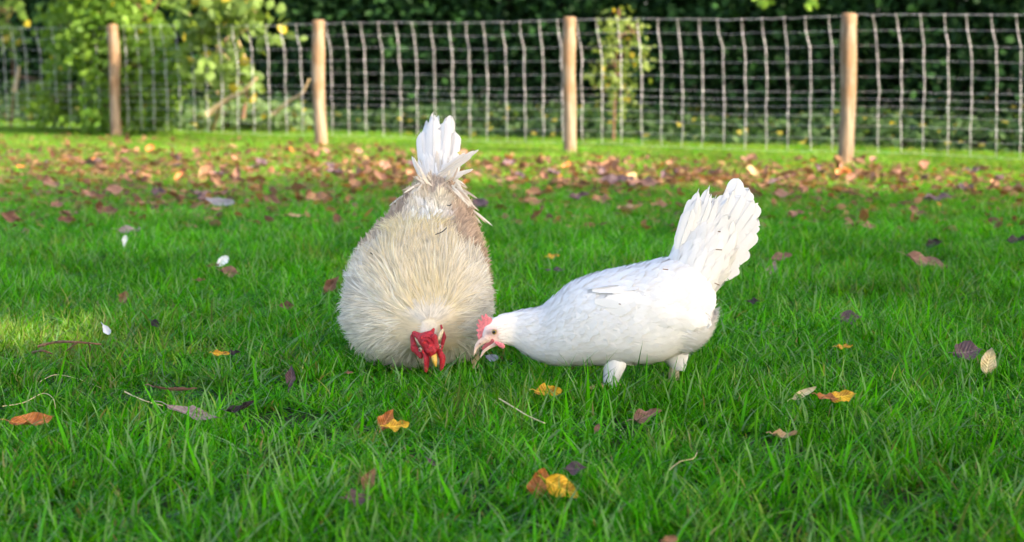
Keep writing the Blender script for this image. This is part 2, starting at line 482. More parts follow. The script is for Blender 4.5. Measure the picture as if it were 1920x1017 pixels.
# woodland floor: a sheet just above the lawn beyond the fence
e0, e1 = A - FD * 25 + FN * 1.95, B + FD * 22 + FN * 1.95
k = 40
top = [e0 + (e1 - e0) * t for t in np.linspace(0, 1, k)]
top = [p + FN * (0.06 * math.sin(i * 2.1) + 0.05 * math.sin(i * 5.3)) for i, p in enumerate(top)]
V = np.array([p + np.array([0, 0, .004]) for p in top] + [p + FN * 30 + np.array([0, 0, .004]) for p in top])
q = [[i, i + 1, k + i + 1, k + i] for i in range(k - 1)]
obj('woodland_floor', mesh_np('woodland_floor', V, q, smooth=False), M_wood_floor, kind='structure')

# ------------------------------------------------------------------ where the sun gets through the trees
def lit(g):
    """share of sun reaching ground point g (x, y): sets where the shade trees carry leaves"""
    x, y = g[..., 0], g[..., 1]
    pd = (x - A[0]) * FN[0] + (y - A[1]) * FN[1]             # distance beyond the fence (negative = lawn)
    n1, n2 = vnoise(g * np.array([0.55, 1.6]), 3), vnoise(g * np.array([1.6, 3.0]), 5)
    dap = 0.55 * n1 + 0.45 * n2
    edge = np.clip((y - 9.2) / 2.2, 0, 1)
    l = (dap < 0.22 + 0.62 * edge) & (y > 9.0)
    l |= (pd > -0.9) & (pd < 2.2) & (dap < 0.76)
    behind = pd > 2.2
    l = np.where(behind, dap < np.where(pd < 3.2, .60, .27), l)
    u = x / np.maximum(y, 1) * 3582 + 960
    l = np.where((pd > -.5) & (u < 560), dap < 0.92, l)
    l |= (((x + 1.40) / 0.60) ** 2 + ((y - 4.42) / 0.56) ** 2 < 1)
    l |= (((x - 1.30) / 0.62) ** 2 + ((y - 5.05) / 0.55) ** 2 < 1) & (n2 < 0.62)
    l |= (((x - 2.0) / 1.0) ** 2 + ((y - 7.4) / 0.6) ** 2 < 1) & (n2 < 0.5)
    return l

def crown_leaves(n, centre, rad, size, cols, zmin=0.0, cull=True):
    """leaf cards through an uneven crown volume"""
    k = 26
    cc = rng.normal(0, 1, (k, 3)); cc = nrm(cc) * rng.uniform(0.35, 0.95, (k, 1)) ** 0.6
    w = rng.integers(0, k, n)
    p = cc[w] + rng.normal(0, 0.20, (n, 3))
    p = p * np.asarray(rad) + np.asarray(centre)
    p = p[p[:, 2] > zmin]
    if cull:
        g = p[:, :2] - np.array(SUN)[None, :2] * (p[:, 2:3] / SUN.z)
        p = p[~lit(g)]
    m = len(p)
    d = nrm(rng.normal(0, 1, (m, 3)) + [0, 0, -0.5]); nn = nrm(rng.normal(0, 0.6, (m, 3)) + [0, 0, 1.0])
    c = np.asarray(cols[0]) + (np.asarray(cols[1]) - np.asarray(cols[0])) * rng.random((m, 1))
    return cards(p, d, nn, size * rng.uniform(.7, 1.3, m), size * 0.36 * rng.uniform(.8, 1.2, m), lambda t: math.sin(math.pi * min(1, t * .92 + .06)) ** 0.8, 0.0, 0.2, 0.3, 3, 2, c0=c)

leaf_prof = lambda t: max(0.02, math.sin(math.pi * (t ** 0.8)) ** 0.85)

def tree(label, base, crown_c, rad, n, size, cols, r0, cull=True):
    base = np.asarray(base, float)
    t = thing('broadleaf_tree', label, 'tree', base, 'shade trees round the lawn' if cull else 'woodland trees behind the hedge')
    top_p = np.asarray(crown_c, float)
    pts = cspline([base, base * .6 + np.array([top_p[0], top_p[1], 0]) * .4 * 0 + base * .4 + [0.05, .1, top_p[2] * .35], base * .7 + top_p * .3 + [0, 0, top_p[2] * .35], top_p + [0, 0, rad[2] * .5]], 14)
    obj('trunk', Bag().add(tube(pts, np.linspace(r0, r0 * .2, 14), 10)).mesh('trunk'), M_bark, t)
    b = Bag()
    for i in range(9):
        f = rng.uniform(.45, .9); s = pts[int(f * 13)]
        e = top_p + nrm(rng.normal(0, 1, 3)) * np.asarray(rad) * .75
        b.add(tube(cspline([s, s * .5 + e * .5 + [0, 0, .25], e], 7), np.linspace(r0 * .35, .015, 7), 6))
    obj('limbs', b.mesh('limbs'), M_bark, t)
    cr = Bag().add(crown_leaves(n, crown_c, rad, size, cols, 2.2, cull)).mesh('crown')
    obj('crown', cr, M_hedge, t, 'stuff')
    return t

def upsun(x, y, z):
    """a point at height z whose shadow falls on ground point (x, y)"""
    return np.array([x + SUN.x * z / SUN.z, y + SUN.y * z / SUN.z, z])

GREEN = ((0.03, 0.075, 0.012), (0.06, 0.13, 0.02))
for (gx, gy, z, rad, n) in [(-2.6, 3.0, 6.2, (3.2, 3.4, 2.4), 15000), (1.2, 3.4, 5.4, (3.0, 3.2, 2.2), 15000), (-0.6, 6.8, 6.8, (3.8, 2.8, 2.6), 17000),
                            (4.0, 6.6, 6.0, (3.2, 2.8, 2.4), 14000), (-4.4, 8.6, 7.4, (3.4, 3.0, 2.6), 10000), (-0.5, 0.2, 6.4, (3.6, 3.0, 2.5), 12000)]:
    c = upsun(gx, gy, z)
    tree('broadleaf shade tree standing outside the picture on the sunny side of the lawn', (c[0] + .4, c[1] - .3, 0), c, rad, n, 0.24, GREEN, 0.17)

# ------------------------------------------------------------------ wood beyond the fence
hs0, hs1 = -15.0, fence_s(B) + 9.0
def along(s, back, z): return A + FD * s + FN * back + np.array([0, 0, z])
hedge = thing('hedge', 'dense dark green hedge filling the background behind the wire fence', 'hedge', along(3.0, 3.8, 0))
def hedge_pts(n, s0, s1, b0, b1, z0, z1, seed):
    s, b, z = rng.uniform(s0, s1, n), rng.uniform(b0, b1, n), rng.uniform(z0, z1, n)
    f = vnoise(np.stack([s * 1.6, z * 2.2], -1), seed) * .6 + vnoise(np.stack([s * 4, z * 5], -1), seed + 1) * .4
    b = b + (f - .5) * 0.9
    keep = f > 0.30
    s, b, z = s[keep], b[keep], z[keep]
    return A + FD * s[:, None] + FN * b[:, None] + np.array([0, 0, 1.0]) * z[:, None]
def leaf_cloud(P, size, cols, droop=-0.3, out=-0.6, wid=0.40, T=4):
    m = len(P)
    d = nrm(rng.normal(0, .8, (m, 3)) + [0, 0, droop]); nn = nrm(rng.normal(0, .55, (m, 3)) + FN * out + [0, 0, .7])
    u = rng.random((m, 1)) ** 1.4
    c = np.asarray(cols[0]) * (1 - u) + np.asarray(cols[1]) * u
    c = c * rng.uniform(.75, 1.2, (m, 1))
    return cards(P, d, nn, size * rng.uniform(.6, 1.3, m), size * wid * rng.uniform(.8, 1.2, m), leaf_prof, 0.05, 0.25, 0.35, T, 3, c0=c)
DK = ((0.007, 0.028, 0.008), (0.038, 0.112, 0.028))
hb = Bag()
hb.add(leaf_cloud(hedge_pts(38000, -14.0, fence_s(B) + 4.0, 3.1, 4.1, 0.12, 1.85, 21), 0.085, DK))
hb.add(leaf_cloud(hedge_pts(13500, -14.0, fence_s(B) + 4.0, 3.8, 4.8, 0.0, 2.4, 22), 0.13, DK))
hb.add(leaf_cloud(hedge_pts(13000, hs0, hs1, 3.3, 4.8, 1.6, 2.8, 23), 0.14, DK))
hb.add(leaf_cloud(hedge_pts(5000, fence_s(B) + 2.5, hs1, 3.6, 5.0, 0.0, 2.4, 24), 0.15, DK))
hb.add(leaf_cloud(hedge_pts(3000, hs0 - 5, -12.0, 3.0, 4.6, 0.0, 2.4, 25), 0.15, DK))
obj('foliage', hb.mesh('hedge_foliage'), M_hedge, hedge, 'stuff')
sb = Bag()
for i in range(60):
    s = rng.uniform(hs0, hs1); b = rng.uniform(3.6, 4.8)
    p = along(s, b, 0); e = p + FD * rng.normal(0, .35) + FN * rng.normal(0, .2) + [0, 0, rng.uniform(1.6, 2.5)]
    sb.add(tube(cspline([p, (p + e) / 2 + rng.normal(0, .08, 3), e], 6), np.linspace(.022, .007, 6), 6))
obj('stems', sb.mesh('hedge_stems'), M_dark_bark, hedge, 'stuff')
for i, s in enumerate(np.linspace(hs0 + 1, hs1 - 1, 9)):
    c = along(s, 6.8 + rng.uniform(-.4, .6), 3.9)
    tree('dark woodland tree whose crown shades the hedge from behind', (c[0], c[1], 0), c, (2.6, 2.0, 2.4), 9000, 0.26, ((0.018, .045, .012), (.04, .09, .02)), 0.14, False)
# far edge of the wood: closes the gaps low down between the trunks
wb = Bag()
P = np.concatenate([along(s, b, z)[None] for s, b, z in zip(rng.uniform(-26, hs1 + 6, 13000), rng.uniform(6.0, 9.0, 13000), rng.uniform(0, 4.2, 13000))])
P2 = np.concatenate([along(s, b, z)[None] for s, b, z in zip(rng.uniform(-24, hs1 + 4, 22000), rng.uniform(5.6, 8.0, 22000), rng.uniform(.7, 2.7, 22000))])
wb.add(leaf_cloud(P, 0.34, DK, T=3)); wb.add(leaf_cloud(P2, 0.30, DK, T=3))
obj('far_undergrowth', wb.mesh('far_undergrowth'), M_hedge, kind='stuff')

# ivy carpet between fence and hedge
n = 24000
s = rng.uniform(-12, fence_s(B) + 3.6, n); b = rng.uniform(1.85, 3.5, n)
hgt = (0.05 + 0.22 * vnoise(np.stack([s * 1.3, b * 1.8], -1), 31) + 0.12 * np.clip(b - 2.3, 0, 1)) * np.clip((b - 1.8) / .4, .25, 1)
z = hgt * rng.uniform(0.25, 1.0, n) ** .5
P = A + FD * s[:, None] + FN * b[:, None] + np.array([0, 0, 1.0]) * z[:, None]
d = nrm(rng.normal(0, 1, (n, 3)) * [1, 1, .4] - FN * .5 + [0, 0, -.15]); nn = nrm(rng.normal(0, .45, (n, 3)) + [0, 0, 1] - FN * .35)
u = rng.random((n, 1)) ** 1.5
c = np.array([.016, .050, .015]) * (1 - u) + np.array([.080, .150, .050]) * u
c[rng.random(n) < .025] = (.34, .30, .05)
obj('ivy_ground_cover', Bag().add(cards(P, d, nn, rng.uniform(.04, .075, n), rng.uniform(.02, .034, n), lambda t: max(.03, math.sin(math.pi * min(1, .15 + t * .85)) ** .7), 0.1, .3, .3, 4, 3, c0=c)).mesh('ivy'), M_leaf, kind='stuff')

# ------------------------------------------------------------------ fence
fence = thing('wire_fence', 'post and wire stock fence with pale round wooden posts along the far lawn edge', 'fence', A)
def make_post(p, h, r, lean):
    n, m = 14, 15
    z = np.concatenate([np.linspace(-0.02, h - .012, m - 2), [h - .003, h]])
    rr = np.full(m, r) * (1 + .05 * np.sin(z * 9 + p[0] * 7) + rng.normal(0, .015, m)); rr[0] *= 1.04; rr[-2] *= .93; rr[-1] *= .80
    kn = rng.uniform(.15, h - .1, 3)
    pts = np.stack([lean[0] * z / h + .006 * np.sin(z * 6 + p[1]), lean[1] * z / h, z], -1)
    V, q, c, uv = tube(pts, rr, n)
    for kz in kn:
        a = rng.uniform(0, 6.28); kp = np.array([r * math.cos(a), r * math.sin(a), kz])
        dd = np.linalg.norm((V - kp) * [1, 1, .7], axis=1); V = V + nrm(V * [1, 1, 0]) * (np.exp(-(dd / .03) ** 2) * r * .16)[:, None]
    me = mesh_np('fence_post', V, q)
    o = obj('post', me, M_post)
    o.parent = fence; o.location = Vector(p - A)
    return o
tops = []
for (x, y, w, t), p in zip(post_px, post_pt):
    D = p[1]; ppm = FPX / D
    h = pix(x, t, D)[2]
    off = {219: -.018, 601: -.012, 1067: .0, 1585: .012}[x]
    make_post(p, h, w / ppm / 2, (off, 0))
for s_ in (-2.3, -4.6, -6.9, -9.2, -11.5, fence_s(B) + 2.15, fence_s(B) + 4.3, fence_s(B) + 6.4):
    make_post(A + FD * s_, .94 + rng.uniform(-.01, .01), .046, (rng.normal(0, .01), 0))

stay_px = [10, 30, 50, 77, 104, 130, 157, 184, 211, 238, 263, 288, 312, 336, 363, 388, 416, 445, 475, 505, 535, 565, 593, 622, 653, 685, 718, 750, 782, 814, 848, 881, 914, 949, 984, 1018, 1053, 1091, 1128, 1165, 1202, 1241, 1279, 1318, 1357, 1397, 1437, 1478, 1520, 1561, 1604, 1648, 1690, 1733, 1778, 1823, 1869, 1915]
wire_z = np.array([.925, .832, .737, .643, .546, .453, .406, .360, .305, .24, .16, .075])
stay_s = [fence_s(fence_at(x, .06)) for x in stay_px]
sp = 0.148
stay_s += [stay_s[0] - sp * k for k in range(1, 80)] + [stay_s[-1] + sp * k for k in range(1, 22)]
stay_s.sort()
lean_top = np.array([-.042, -.030, -.010, -.004, 0, .002, .001, .002, .002, .003, .003, .004])
sag = lambda s: 0.006 * math.sin(s * 2.9)
stay_pos = []
for s in stay_s:
    dx = lean_top * rng.uniform(.75, 1.25) + rng.normal(0, .0024, len(wire_z)) + np.linspace(0, 1, 12) * rng.normal(0, .004)
    db = rng.normal(0, .004, len(wire_z)) + .06
    P = np.array([A + FD * (s + a) + FN * b_ + [0, 0, z + sag(s)] for a, b_, z in zip(dx, db, wire_z)])
    stay_pos.append(P)
    bg = Bag().add(tube(P, .0022, 5))
    for p in P[:10:1]:                                     # the knot at every crossing
        v, q, t = ball_geo(p, (.0048, .0048, .006), 5, 4)
        bg.add((v, q, None, None)) if len(q) else None
    obj('upright_wire', bg.mesh('upright_wire'), M_wire, fence)
for k, z in enumerate(wire_z):
    P = np.array([sp_[k] for sp_ in stay_pos])
    M = []
    for a, b_ in zip(P[:-1], P[1:]):
        M += [a, (a + b_) / 2 + [0, 0, rng.normal(0, .003)]]
    M.append(P[-1])
    obj('line_wire', Bag().add(tube(np.array(M), (.0009 if k else .0014), 5)).mesh('line_wire'), M_wire, fence)

# ------------------------------------------------------------------ shrubs at the fence
def shrub(name, label, cat, stems, clumps, leaf, wid, cols, n_per, spread, droop, yellow=0.0, group=None, mat_stem=M_twig):
    """stems: polylines of world points; clumps: centres that carry leaves"""
    base = stems[0][0]
    t = thing(name, label, cat, (base[0], base[1], 0), group)
    sb = Bag()
    for pl, r in ((st, rr) for st, rr in zip(stems, [s_[-1] for s_ in stems])):
        pts = np.array(pl[:-1]); P = cspline(pts, max(6, len(pts) * 4))
        sb.add(tube(P, np.linspace(r, r * .3, len(P)), 6))
    cl = np.asarray(clumps)
    ends = np.concatenate([np.array(s_[:-1]) for s_ in stems])
    for c in cl[::2]:                                       # a twig from the nearest stem point to each second clump
        e = ends[np.argmin(np.linalg.norm(ends - c, axis=1))]
        sb.add(tube(cspline([e, (e + c) / 2 + [0, 0, .04], c], 5), np.linspace(.006, .002, 5), 4))
    obj('stems', sb.mesh('stems'), mat_stem, t)
    m = len(cl) * n_per
    P = np.repeat(cl, n_per, 0) + rng.normal(0, 1, (m, 3)) * np.asarray(spread)
    d = nrm(rng.normal(0, .7, (m, 3)) + [0, 0, droop]); nn = nrm(rng.normal(0, .5, (m, 3)) - FN * .6 + FD * .4 + [0, 0, .5])
    u = np.clip(np.repeat(rng.random((len(cl), 1)), n_per, 0) * .6 + rng.random((m, 1)) * .5, 0, 1)
    c = np.asarray(cols[0]) * (1 - u) + np.asarray(cols[1]) * u
    c[rng.random(m) < yellow] = (.40, .33, .04)
    obj('foliage', Bag().add(cards(P, d, nn, leaf * rng.uniform(.6, 1.25, m), leaf * wid * rng.uniform(.8, 1.2, m), leaf_prof, .05, .25, .3, 5, 3, c0=c)).mesh('foliage'), M_leaf, t, 'stuff')
    return t

def fpx(x, y, back): # photo pixel on the plane `back` metres behind the fence
    p = fence_at(x, back); return pix(x, y, p[1])
def scatter(poly, n, b0, b1, seed, gap=.35, sc=.022):
    out = []
    poly = np.array(poly, float)
    lo, hi = poly.min(0), poly.max(0)
    while len(out) < n:
        x, y = rng.uniform(lo[0], hi[0]), rng.uniform(lo[1], hi[1])
        ins = False
        for (x1, y1), (x2, y2) in zip(poly, np.roll(poly, -1, 0)):
            if (y1 > y) != (y2 > y) and x < (x2 - x1) * (y - y1) / (y2 - y1) + x1: ins = not ins
        if ins and vnoise(np.array([x * sc, y * sc * .6]), seed) > gap:
            bk = rng.uniform(b0, b1)
            if bk < .12 and 185 < x < 335: bk = rng.uniform(.15, .6)
            out.append(fpx(x, y, bk))
    return out
LG = ((.06, .155, .018), (.20, .34, .048))
g0 = fpx(235, 225, 1.3); g0[2] = 0
st = [[g0, fpx(240, 120, .5), fpx(215, 10, .5), fpx(190, -90, .55), .022], [fpx(240, 120, .5), fpx(280, 40, .4), fpx(320, -40, .4), .014],
      [g0, fpx(180, 150, .4), fpx(120, 60, .35), .016], [fpx(240, 120, .5), fpx(300, 130, .3), fpx(325, 160, .25), .010]]
cl = scatter([(110, -80), (330, -90), (340, 30), (325, 180), (290, 225), (225, 225), (95, 215), (75, 195), (110, 120), (95, 40)], 270, -.12, 1.0, 41, .34)
cl += scatter([(100, -150), (340, -170), (340, -60), (110, -60)], 40, 0, .9, 42, .2)
shrub('leafy_shrub', 'bright light green sunlit shrub drooping round the leftmost fence post', 'shrub', st, cl, .072, .38, LG, 30, (.075, .05, .10), -.9, .01)
g1 = fpx(395, 215, 1.2); g1[2] = 0
st = [[g1, fpx(420, 190, .6), fpx(470, 155, .5), fpx(440, 60, .4), .020], [fpx(470, 155, .5), fpx(400, 80, .4), fpx(350, 20, .4), .012], [fpx(440, 60, .4), fpx(490, 50, .35), .008]]
cl = scatter([(335, -30), (470, 0), (510, 60), (480, 90), (420, 80), (350, 70)], 24, .0, .4, 43, .3) + scatter([(345, 90), (430, 80), (480, 130), (465, 170), (400, 150), (330, 140)], 14, .0, .4, 44, .3)
shrub('hazel_bush', 'broad leaved green bush with yellowing leaves between the two left fence posts', 'bush', st, cl, .09, .48, ((.08, .16, .03), (.20, .30, .08)), 14, (.085, .07, .075), -.4, .05, mat_stem=M_pale_twig)
g2 = fpx(1150, 225, 1.75); g2[2] = 0
st = [[g2, fpx(1155, 130, 1.75), fpx(1162, 20, 1.75), .012], [fpx(1155, 130, 1.75), fpx(1190, 60, 1.75), .006]]
cl = scatter([(1120, 45), (1155, 20), (1200, 40), (1212, 110), (1200, 190), (1165, 215), (1130, 190), (1110, 120)], 40, 1.5, 2.0, 45, .30, .05)
shrub('sapling', 'slender sunlit sapling with small yellow green leaves right of the middle post', 'sapling', st, cl, .05, .42, ((.09, .16, .03), (.20, .27, .06)), 9, (.06, .05, .06), -.3, .06)
g3 = fpx(20, 230, .8); g3[2] = 0
st = [[g3, fpx(25, 140, .8), fpx(10, 20, .7), .014]]
cl = scatter([(-60, 0), (20, -20), (40, 40), (25, 80), (-20, 90), (-60, 80)], 16, .5, .9, 46, .2) + scatter([(150, 180), (170, 150), (60, 170), (20, 190)], 8, .3, .6, 47, .1)
shrub('leafy_shrub', 'small bright shrub at the far left edge behind the wires', 'shrub', st, cl, .085, .42, ((.09, .18, .03), (.18, .29, .06)), 14, (.08, .08, .08), -.4, .06)
# low ones at the foot of the fence
cl = scatter([(330, 215), (420, 200), (570, 210), (580, 238), (330, 242)], 80, 1.3, 2.1, 48, .2)
g4 = fpx(450, 232, 1.7); g4[2] = 0
shrub('low_shrub', 'low pale green leafy shrub along the wire between the two left posts', 'shrub', [[g4, fpx(450, 215, 1.7), .01]], cl, .065, .40, ((.07, .15, .05), (.15, .24, .09)), 14, (.07, .06, .045), -.1, .03)
# dead branches
def branch(name, label, pts, r, m, cat='branch'):
    pts = np.array(pts); o = pts[0].copy()
    me = Bag().add(tube(cspline(pts, 16) - o, np.linspace(r, r * .35, 16), 7)).mesh(name)
    b = obj(name, me, m); b.location = Vector(o)
    return tag(b, label, cat)
branch('dead_branch', 'pale dead branch leaning up from the low shrub left of second post', [fpx(388, 214, .16), fpx(425, 188, .2), fpx(455, 172, .2), fpx(482, 146, .22)], .026, M_pale_twig)
branch('dead_branch', 'thin forked pale dead branch just left of the second fence post', [fpx(512, 214, .25), fpx(545, 188, .25), fpx(566, 176, .25), fpx(580, 148, .25)], .017, M_pale_twig)
branch('dead_branch', 'short upright pale stick behind wires at the far left', [fpx(27, 172, .3), fpx(33, 145, .3), fpx(36, 124, .3)], .026, M_pale_twig)
branch('dead_branch', 'reddish upright broken stem beside the low shrub', [fpx(455, 222, .3), fpx(460, 190, .3), fpx(466, 160, .3)], .022, M_twig)
# hanging sprigs at the top edge
tw = [[fpx(1412, -60, 1.0), fpx(1410, -10, 1.0), .004]]
shrub('hanging_sprig', 'pale green leaf sprig hanging into the top edge above the fence', 'sprig', [[fpx(1430, -90, 1.2), fpx(1436, -10, 1.2), .005], [fpx(1436, -10, 1.2), fpx(1528, -4, 1.2), .003]], [fpx(1436, 0, 1.2), fpx(1440, -14, 1.2), fpx(1526, 0, 1.2), fpx(1532, -12, 1.2)], .07, .42, LG, 5, (.04, .04, .03), -.5)

# ------------------------------------------------------------------ feathers
def feather_prof(tip=.75, base=.35):
    return lambda t: max(.04, (base + (1 - base) * min(1, t / .35)) * (1 - max(0, (t - tip) / (1 - tip)) ** 2.2) ** .5 if t < 1 else .10)
def big_feather(name, base, tip, width, normal, parent, col=(.74, .74, .73), bend=.0, curl=.06, ragged=.0, round_tip=.8, cup=.18, T=36, m=None, dirty=.0, sway=0.0):
    """one flight or tail feather: vane with a raised shaft and slightly split edges"""
    base, tip = np.asarray(base, float), np.asarray(tip, float)
    d = tip - base; L = float(np.linalg.norm(d))
    pf = feather_prof(round_tip, .40)
    b = Bag()
    c0 = np.array(col) * (1 - dirty); c1 = np.array(col)
    r = cards(base[None], d / L, np.asarray(normal, float), L, width / 2, pf, curl, curl, cup, T, 7, .022, c0, c1, sway=sway, wave=.006)
    V = r[0].reshape(T, 7, 3)
    if ragged:                                             # worn tip: the vane ends at uneven lengths
        for j in range(7):
            cut = rng.uniform(0, ragged) * (0.3 if j == 3 else 1)
            for i in range(T):
                t = i / (T - 1)
                if t > 1 - ragged * 1.2: V[i, j] -= (d / L) * L * cut * (t - (1 - ragged * 1.2)) / (ragged * 1.2)
    for side in (0, 6):                                    # splits between barbs
        for i in rng.choice(np.arange(4, T - 1), (int(rng.integers(0, 3)) if ragged > .05 else 0), replace=False):
            f_ = rng.uniform(.2, .5); V[i, side] = V[i, 3] * f_ + V[i, side] * (1 - f_) - d / L * L * .012
            k_ = 1 if side == 0 else 5
            V[i, k_] = V[i, 3] * f_ * .5 + V[i, k_] * (1 - f_ * .5)
    b.add((V.reshape(-1, 3), r[1], r[2], r[3]))
    mid = V[:, 3] + nrm(np.asarray(normal, float)) * .0006
    b.add(tube(mid[: T - 1], np.linspace(.0014, .0005, T - 1), 4, np.array(col) * .96))
    o = obj(name, b.mesh(name), m or M_feather, parent)
    return o

def plumage(bag, loft, N, L, W, w=None, lift=.10, curl=.12, cup=.25, T=5, cols=3, tip=.6, jag=.08, colf=None, sink=.002, dirf=None, prof=None, spread=.10):
    p, d, nn, u, v = loft.sample(N, w)
    if dirf is not None: d = dirf(p, d, nn, u, v)
    d = nrm(d + rng.normal(0, spread, d.shape))
    Lf = L(u, v, p) if callable(L) else np.full(N, L); Wf = W(u, v, p) if callable(W) else np.full(N, W)
    Lf = Lf * rng.uniform(.75, 1.2, N); Wf = Wf * rng.uniform(.8, 1.15, N)
    c0, c1 = colf(p, u, v, N)
    lf = lift(u, v, p) if callable(lift) else lift
    lf = lf * rng.uniform(.6, 1.5, N)
    if callable(curl): curl = curl(u, v, p)
    bag.add(cards(p - nn * sink, d, nn, Lf, Wf / 2, prof or feather_prof(tip, .55), lf, curl, cup, T, cols, jag, c0, c1))

def trace(bag, loft, N, L, W, w, colf, lift=.003, T=7, cols=2, prof=None, swirl=None, fall=0.0, spread=.06, jag=0.0, h0=-.0004, cup=0.0, lock=1):
    """feathers and strands that follow the curve of the body, tips lifted a little off it"""
    A_ = loft.A * (1 if w is None else w)
    nl = max(1, N // lock); N = nl * lock
    k = np.repeat(rng.choice(A_.size, nl, p=(A_ / A_.sum()).ravel()), lock); i, j = k // loft.n, k % loft.n
    u, v = i + np.repeat(rng.random(nl), lock), j + np.repeat(rng.random(nl), lock)
    if lock > 1: u, v = np.clip(u + rng.normal(0, .7, N), 0, loft.m - 1.01), v + rng.normal(0, .34, N)
    lbr, llf, lsw = (np.repeat(rng.uniform(*r_, nl), lock) if lock > 1 else np.full(N, d_) for r_, d_ in (((.78, 1.12), 1.0), ((.5, 2.0), 1.0), ((-.12, .12), 0.0)))
    Gu = np.linalg.norm(np.gradient(loft.G, axis=0), axis=-1); Gv = np.linalg.norm(np.roll(loft.G, -1, 1) - np.roll(loft.G, 1, 1), axis=-1) / 2
    def at(X, u, v):
        u = np.clip(u, 0, loft.m - 1.001); i = u.astype(int); f = u - i; v = v % loft.n; j = v.astype(int); g = v - j; j2 = (j + 1) % loft.n; j = j % loft.n
        if X.ndim == 3: f, g = f[:, None], g[:, None]
        return X[i, j] * (1 - f) * (1 - g) + X[i + 1, j] * f * (1 - g) + X[i, j2] * (1 - f) * g + X[i + 1, j2] * f * g
    p0 = at(loft.G, u, v); u0, v0 = u / (loft.m - 1), (v % loft.n) / loft.n
    c0, c1 = colf(p0, u0, v0, N)
    Lf = (L(u0, v0, p0) if callable(L) else np.full(N, L)) * rng.uniform(.7, 1.2, N); Wf = W * rng.uniform(.75, 1.2, N) / 2
    sw = lsw + rng.normal(0, spread, N) + (swirl(u0, v0) if swirl else 0); lf = lift * llf * rng.uniform(.3, 1.8, N)
    c0, c1 = c0 * lbr[:, None], np.clip(c1 * lbr[:, None], 0, .83)
    t = np.linspace(0, 1, T); P = np.zeros((N, T, 3)); Nn = np.zeros((N, T, 3)); over = np.zeros(N)
    for a in range(T):
        P[:, a], Nn[:, a] = at(loft.G, u, v), nrm(at(loft.nn, u, v))
        st = Lf / (T - 1); side = sw - fall * np.cos(2 * math.pi * v / loft.n)
        u = u + st * (1 - .3 * np.abs(side)) / np.maximum(at(Gu, u, v), 1e-4); v = v + st * side / np.maximum(at(Gv, u, v), 2e-3)
    tan = nrm(np.gradient(P, axis=1)); bad = np.linalg.norm(np.gradient(P, axis=1), axis=-1).min(1) < 1e-5
    sd = nrm(np.cross(tan, Nn)); x = np.linspace(-1, 1, cols); ww = np.array([(prof or feather_prof(.5, .5))(a) for a in t])
    P = P + Nn * (h0 + lf[:, None] * t[None, :] ** 1.6)[..., None]
    wd = (Wf[:, None] * ww[None])[..., None] * x[None, None, :] * (1 + rng.uniform(-jag, jag, (N, T, cols)))
    V = P[:, :, None, :] + sd[:, :, None, :] * wd[..., None] - Nn[:, :, None, :] * (cup * np.abs(wd))[..., None]
    keep = ~bad; V = V[keep]; c0 = np.broadcast_to(c0, (N, 3))[keep]; c1 = np.broadcast_to(c1, (N, 3))[keep]; M = len(V)
    q = (np.arange(M)[:, None, None] * T * cols + np.arange(T - 1)[None, :, None] * cols + np.arange(cols - 1)[None, None, :])
    q = np.stack([q, q + 1, q + cols + 1, q + cols], -1).reshape(-1, 4)
    tt_ = np.broadcast_to(t[None, :, None, None], (M, T, cols, 1)); c = c0[:, None, None, :] * (1 - tt_) + c1[:, None, None, :] * tt_
    bag.add((V.reshape(-1, 3), q, c.reshape(-1, 3), None))

# ------------------------------------------------------------------ the white hen
HD = 3.82
hp = lambda x, y, D=HD: pix(x, y, D)
hen_o = gnd(1200, 738); hen_o[1] = HD
hen = thing('hen', 'white hen in side view pecking at the grass with her tail raised', 'hen', (hen_o[0], hen_o[1], 0))
hk = [(903, 618, 640, .009), (909, 604, 647, .0145), (925, 593, 649, .0185), (945, 588, 648, .0200), (965, 585, 650, .0225), (990, 582, 665, .031), (1015, 577, 676, .041),
      (1040, 558, 682, .055), (1070, 534, 682, .068), (1110, 518, 681, .080), (1150, 508, 680, .087), (1195, 499, 680, .090), (1235, 489, 675, .086), (1270, 486, 660, .078),
      (1298, 490, 643, .066), (1318, 502, 622, .050), (1331, 525, 592, .030), (1336, 550, 570, .010)]
rings = []
for x, t, b_, w in hk:
    D = HD - .03 * max(0, (960 - x) / 60)                   # head turned a little to the camera
    pt, pb = hp(x, t, D), hp(x, b_, D)
    rings.append(((pt + pb) / 2, np.array([0, w, 0]), (pt - pb) / 2))
hb_ = Loft(rings, 90, 40, 2.15)
tk = [((1285, 545), 50, .050), ((1305, 505), 52, .040), ((1328, 462), 50, .026), ((1346, 425), 40, .012), ((1356, 402), 22, .006)]
rings = []
for (x, y), hw, lat in tk:
    c = hp(x, y); a = hp(x + hw * .87, y + hw * .5) - c
    rings.append((c, a, np.array([0, lat, 0])))
ht = Loft(rings, 24, 28, 2.0)
geos = [hb_.geo(.0028), ht.geo(.0028)]
# thighs, both sides, blended into the belly
for (x0, y0), (x1, y1), r0, r1, D in [((1158, 660), (1149, 704), .024, .0150, HD - .032), ((1252, 640), (1266, 688), .036, .010, HD + .03)]:
    geos += chain(hp(x0, y0, D), hp(x1, y1, D), r0, r1)
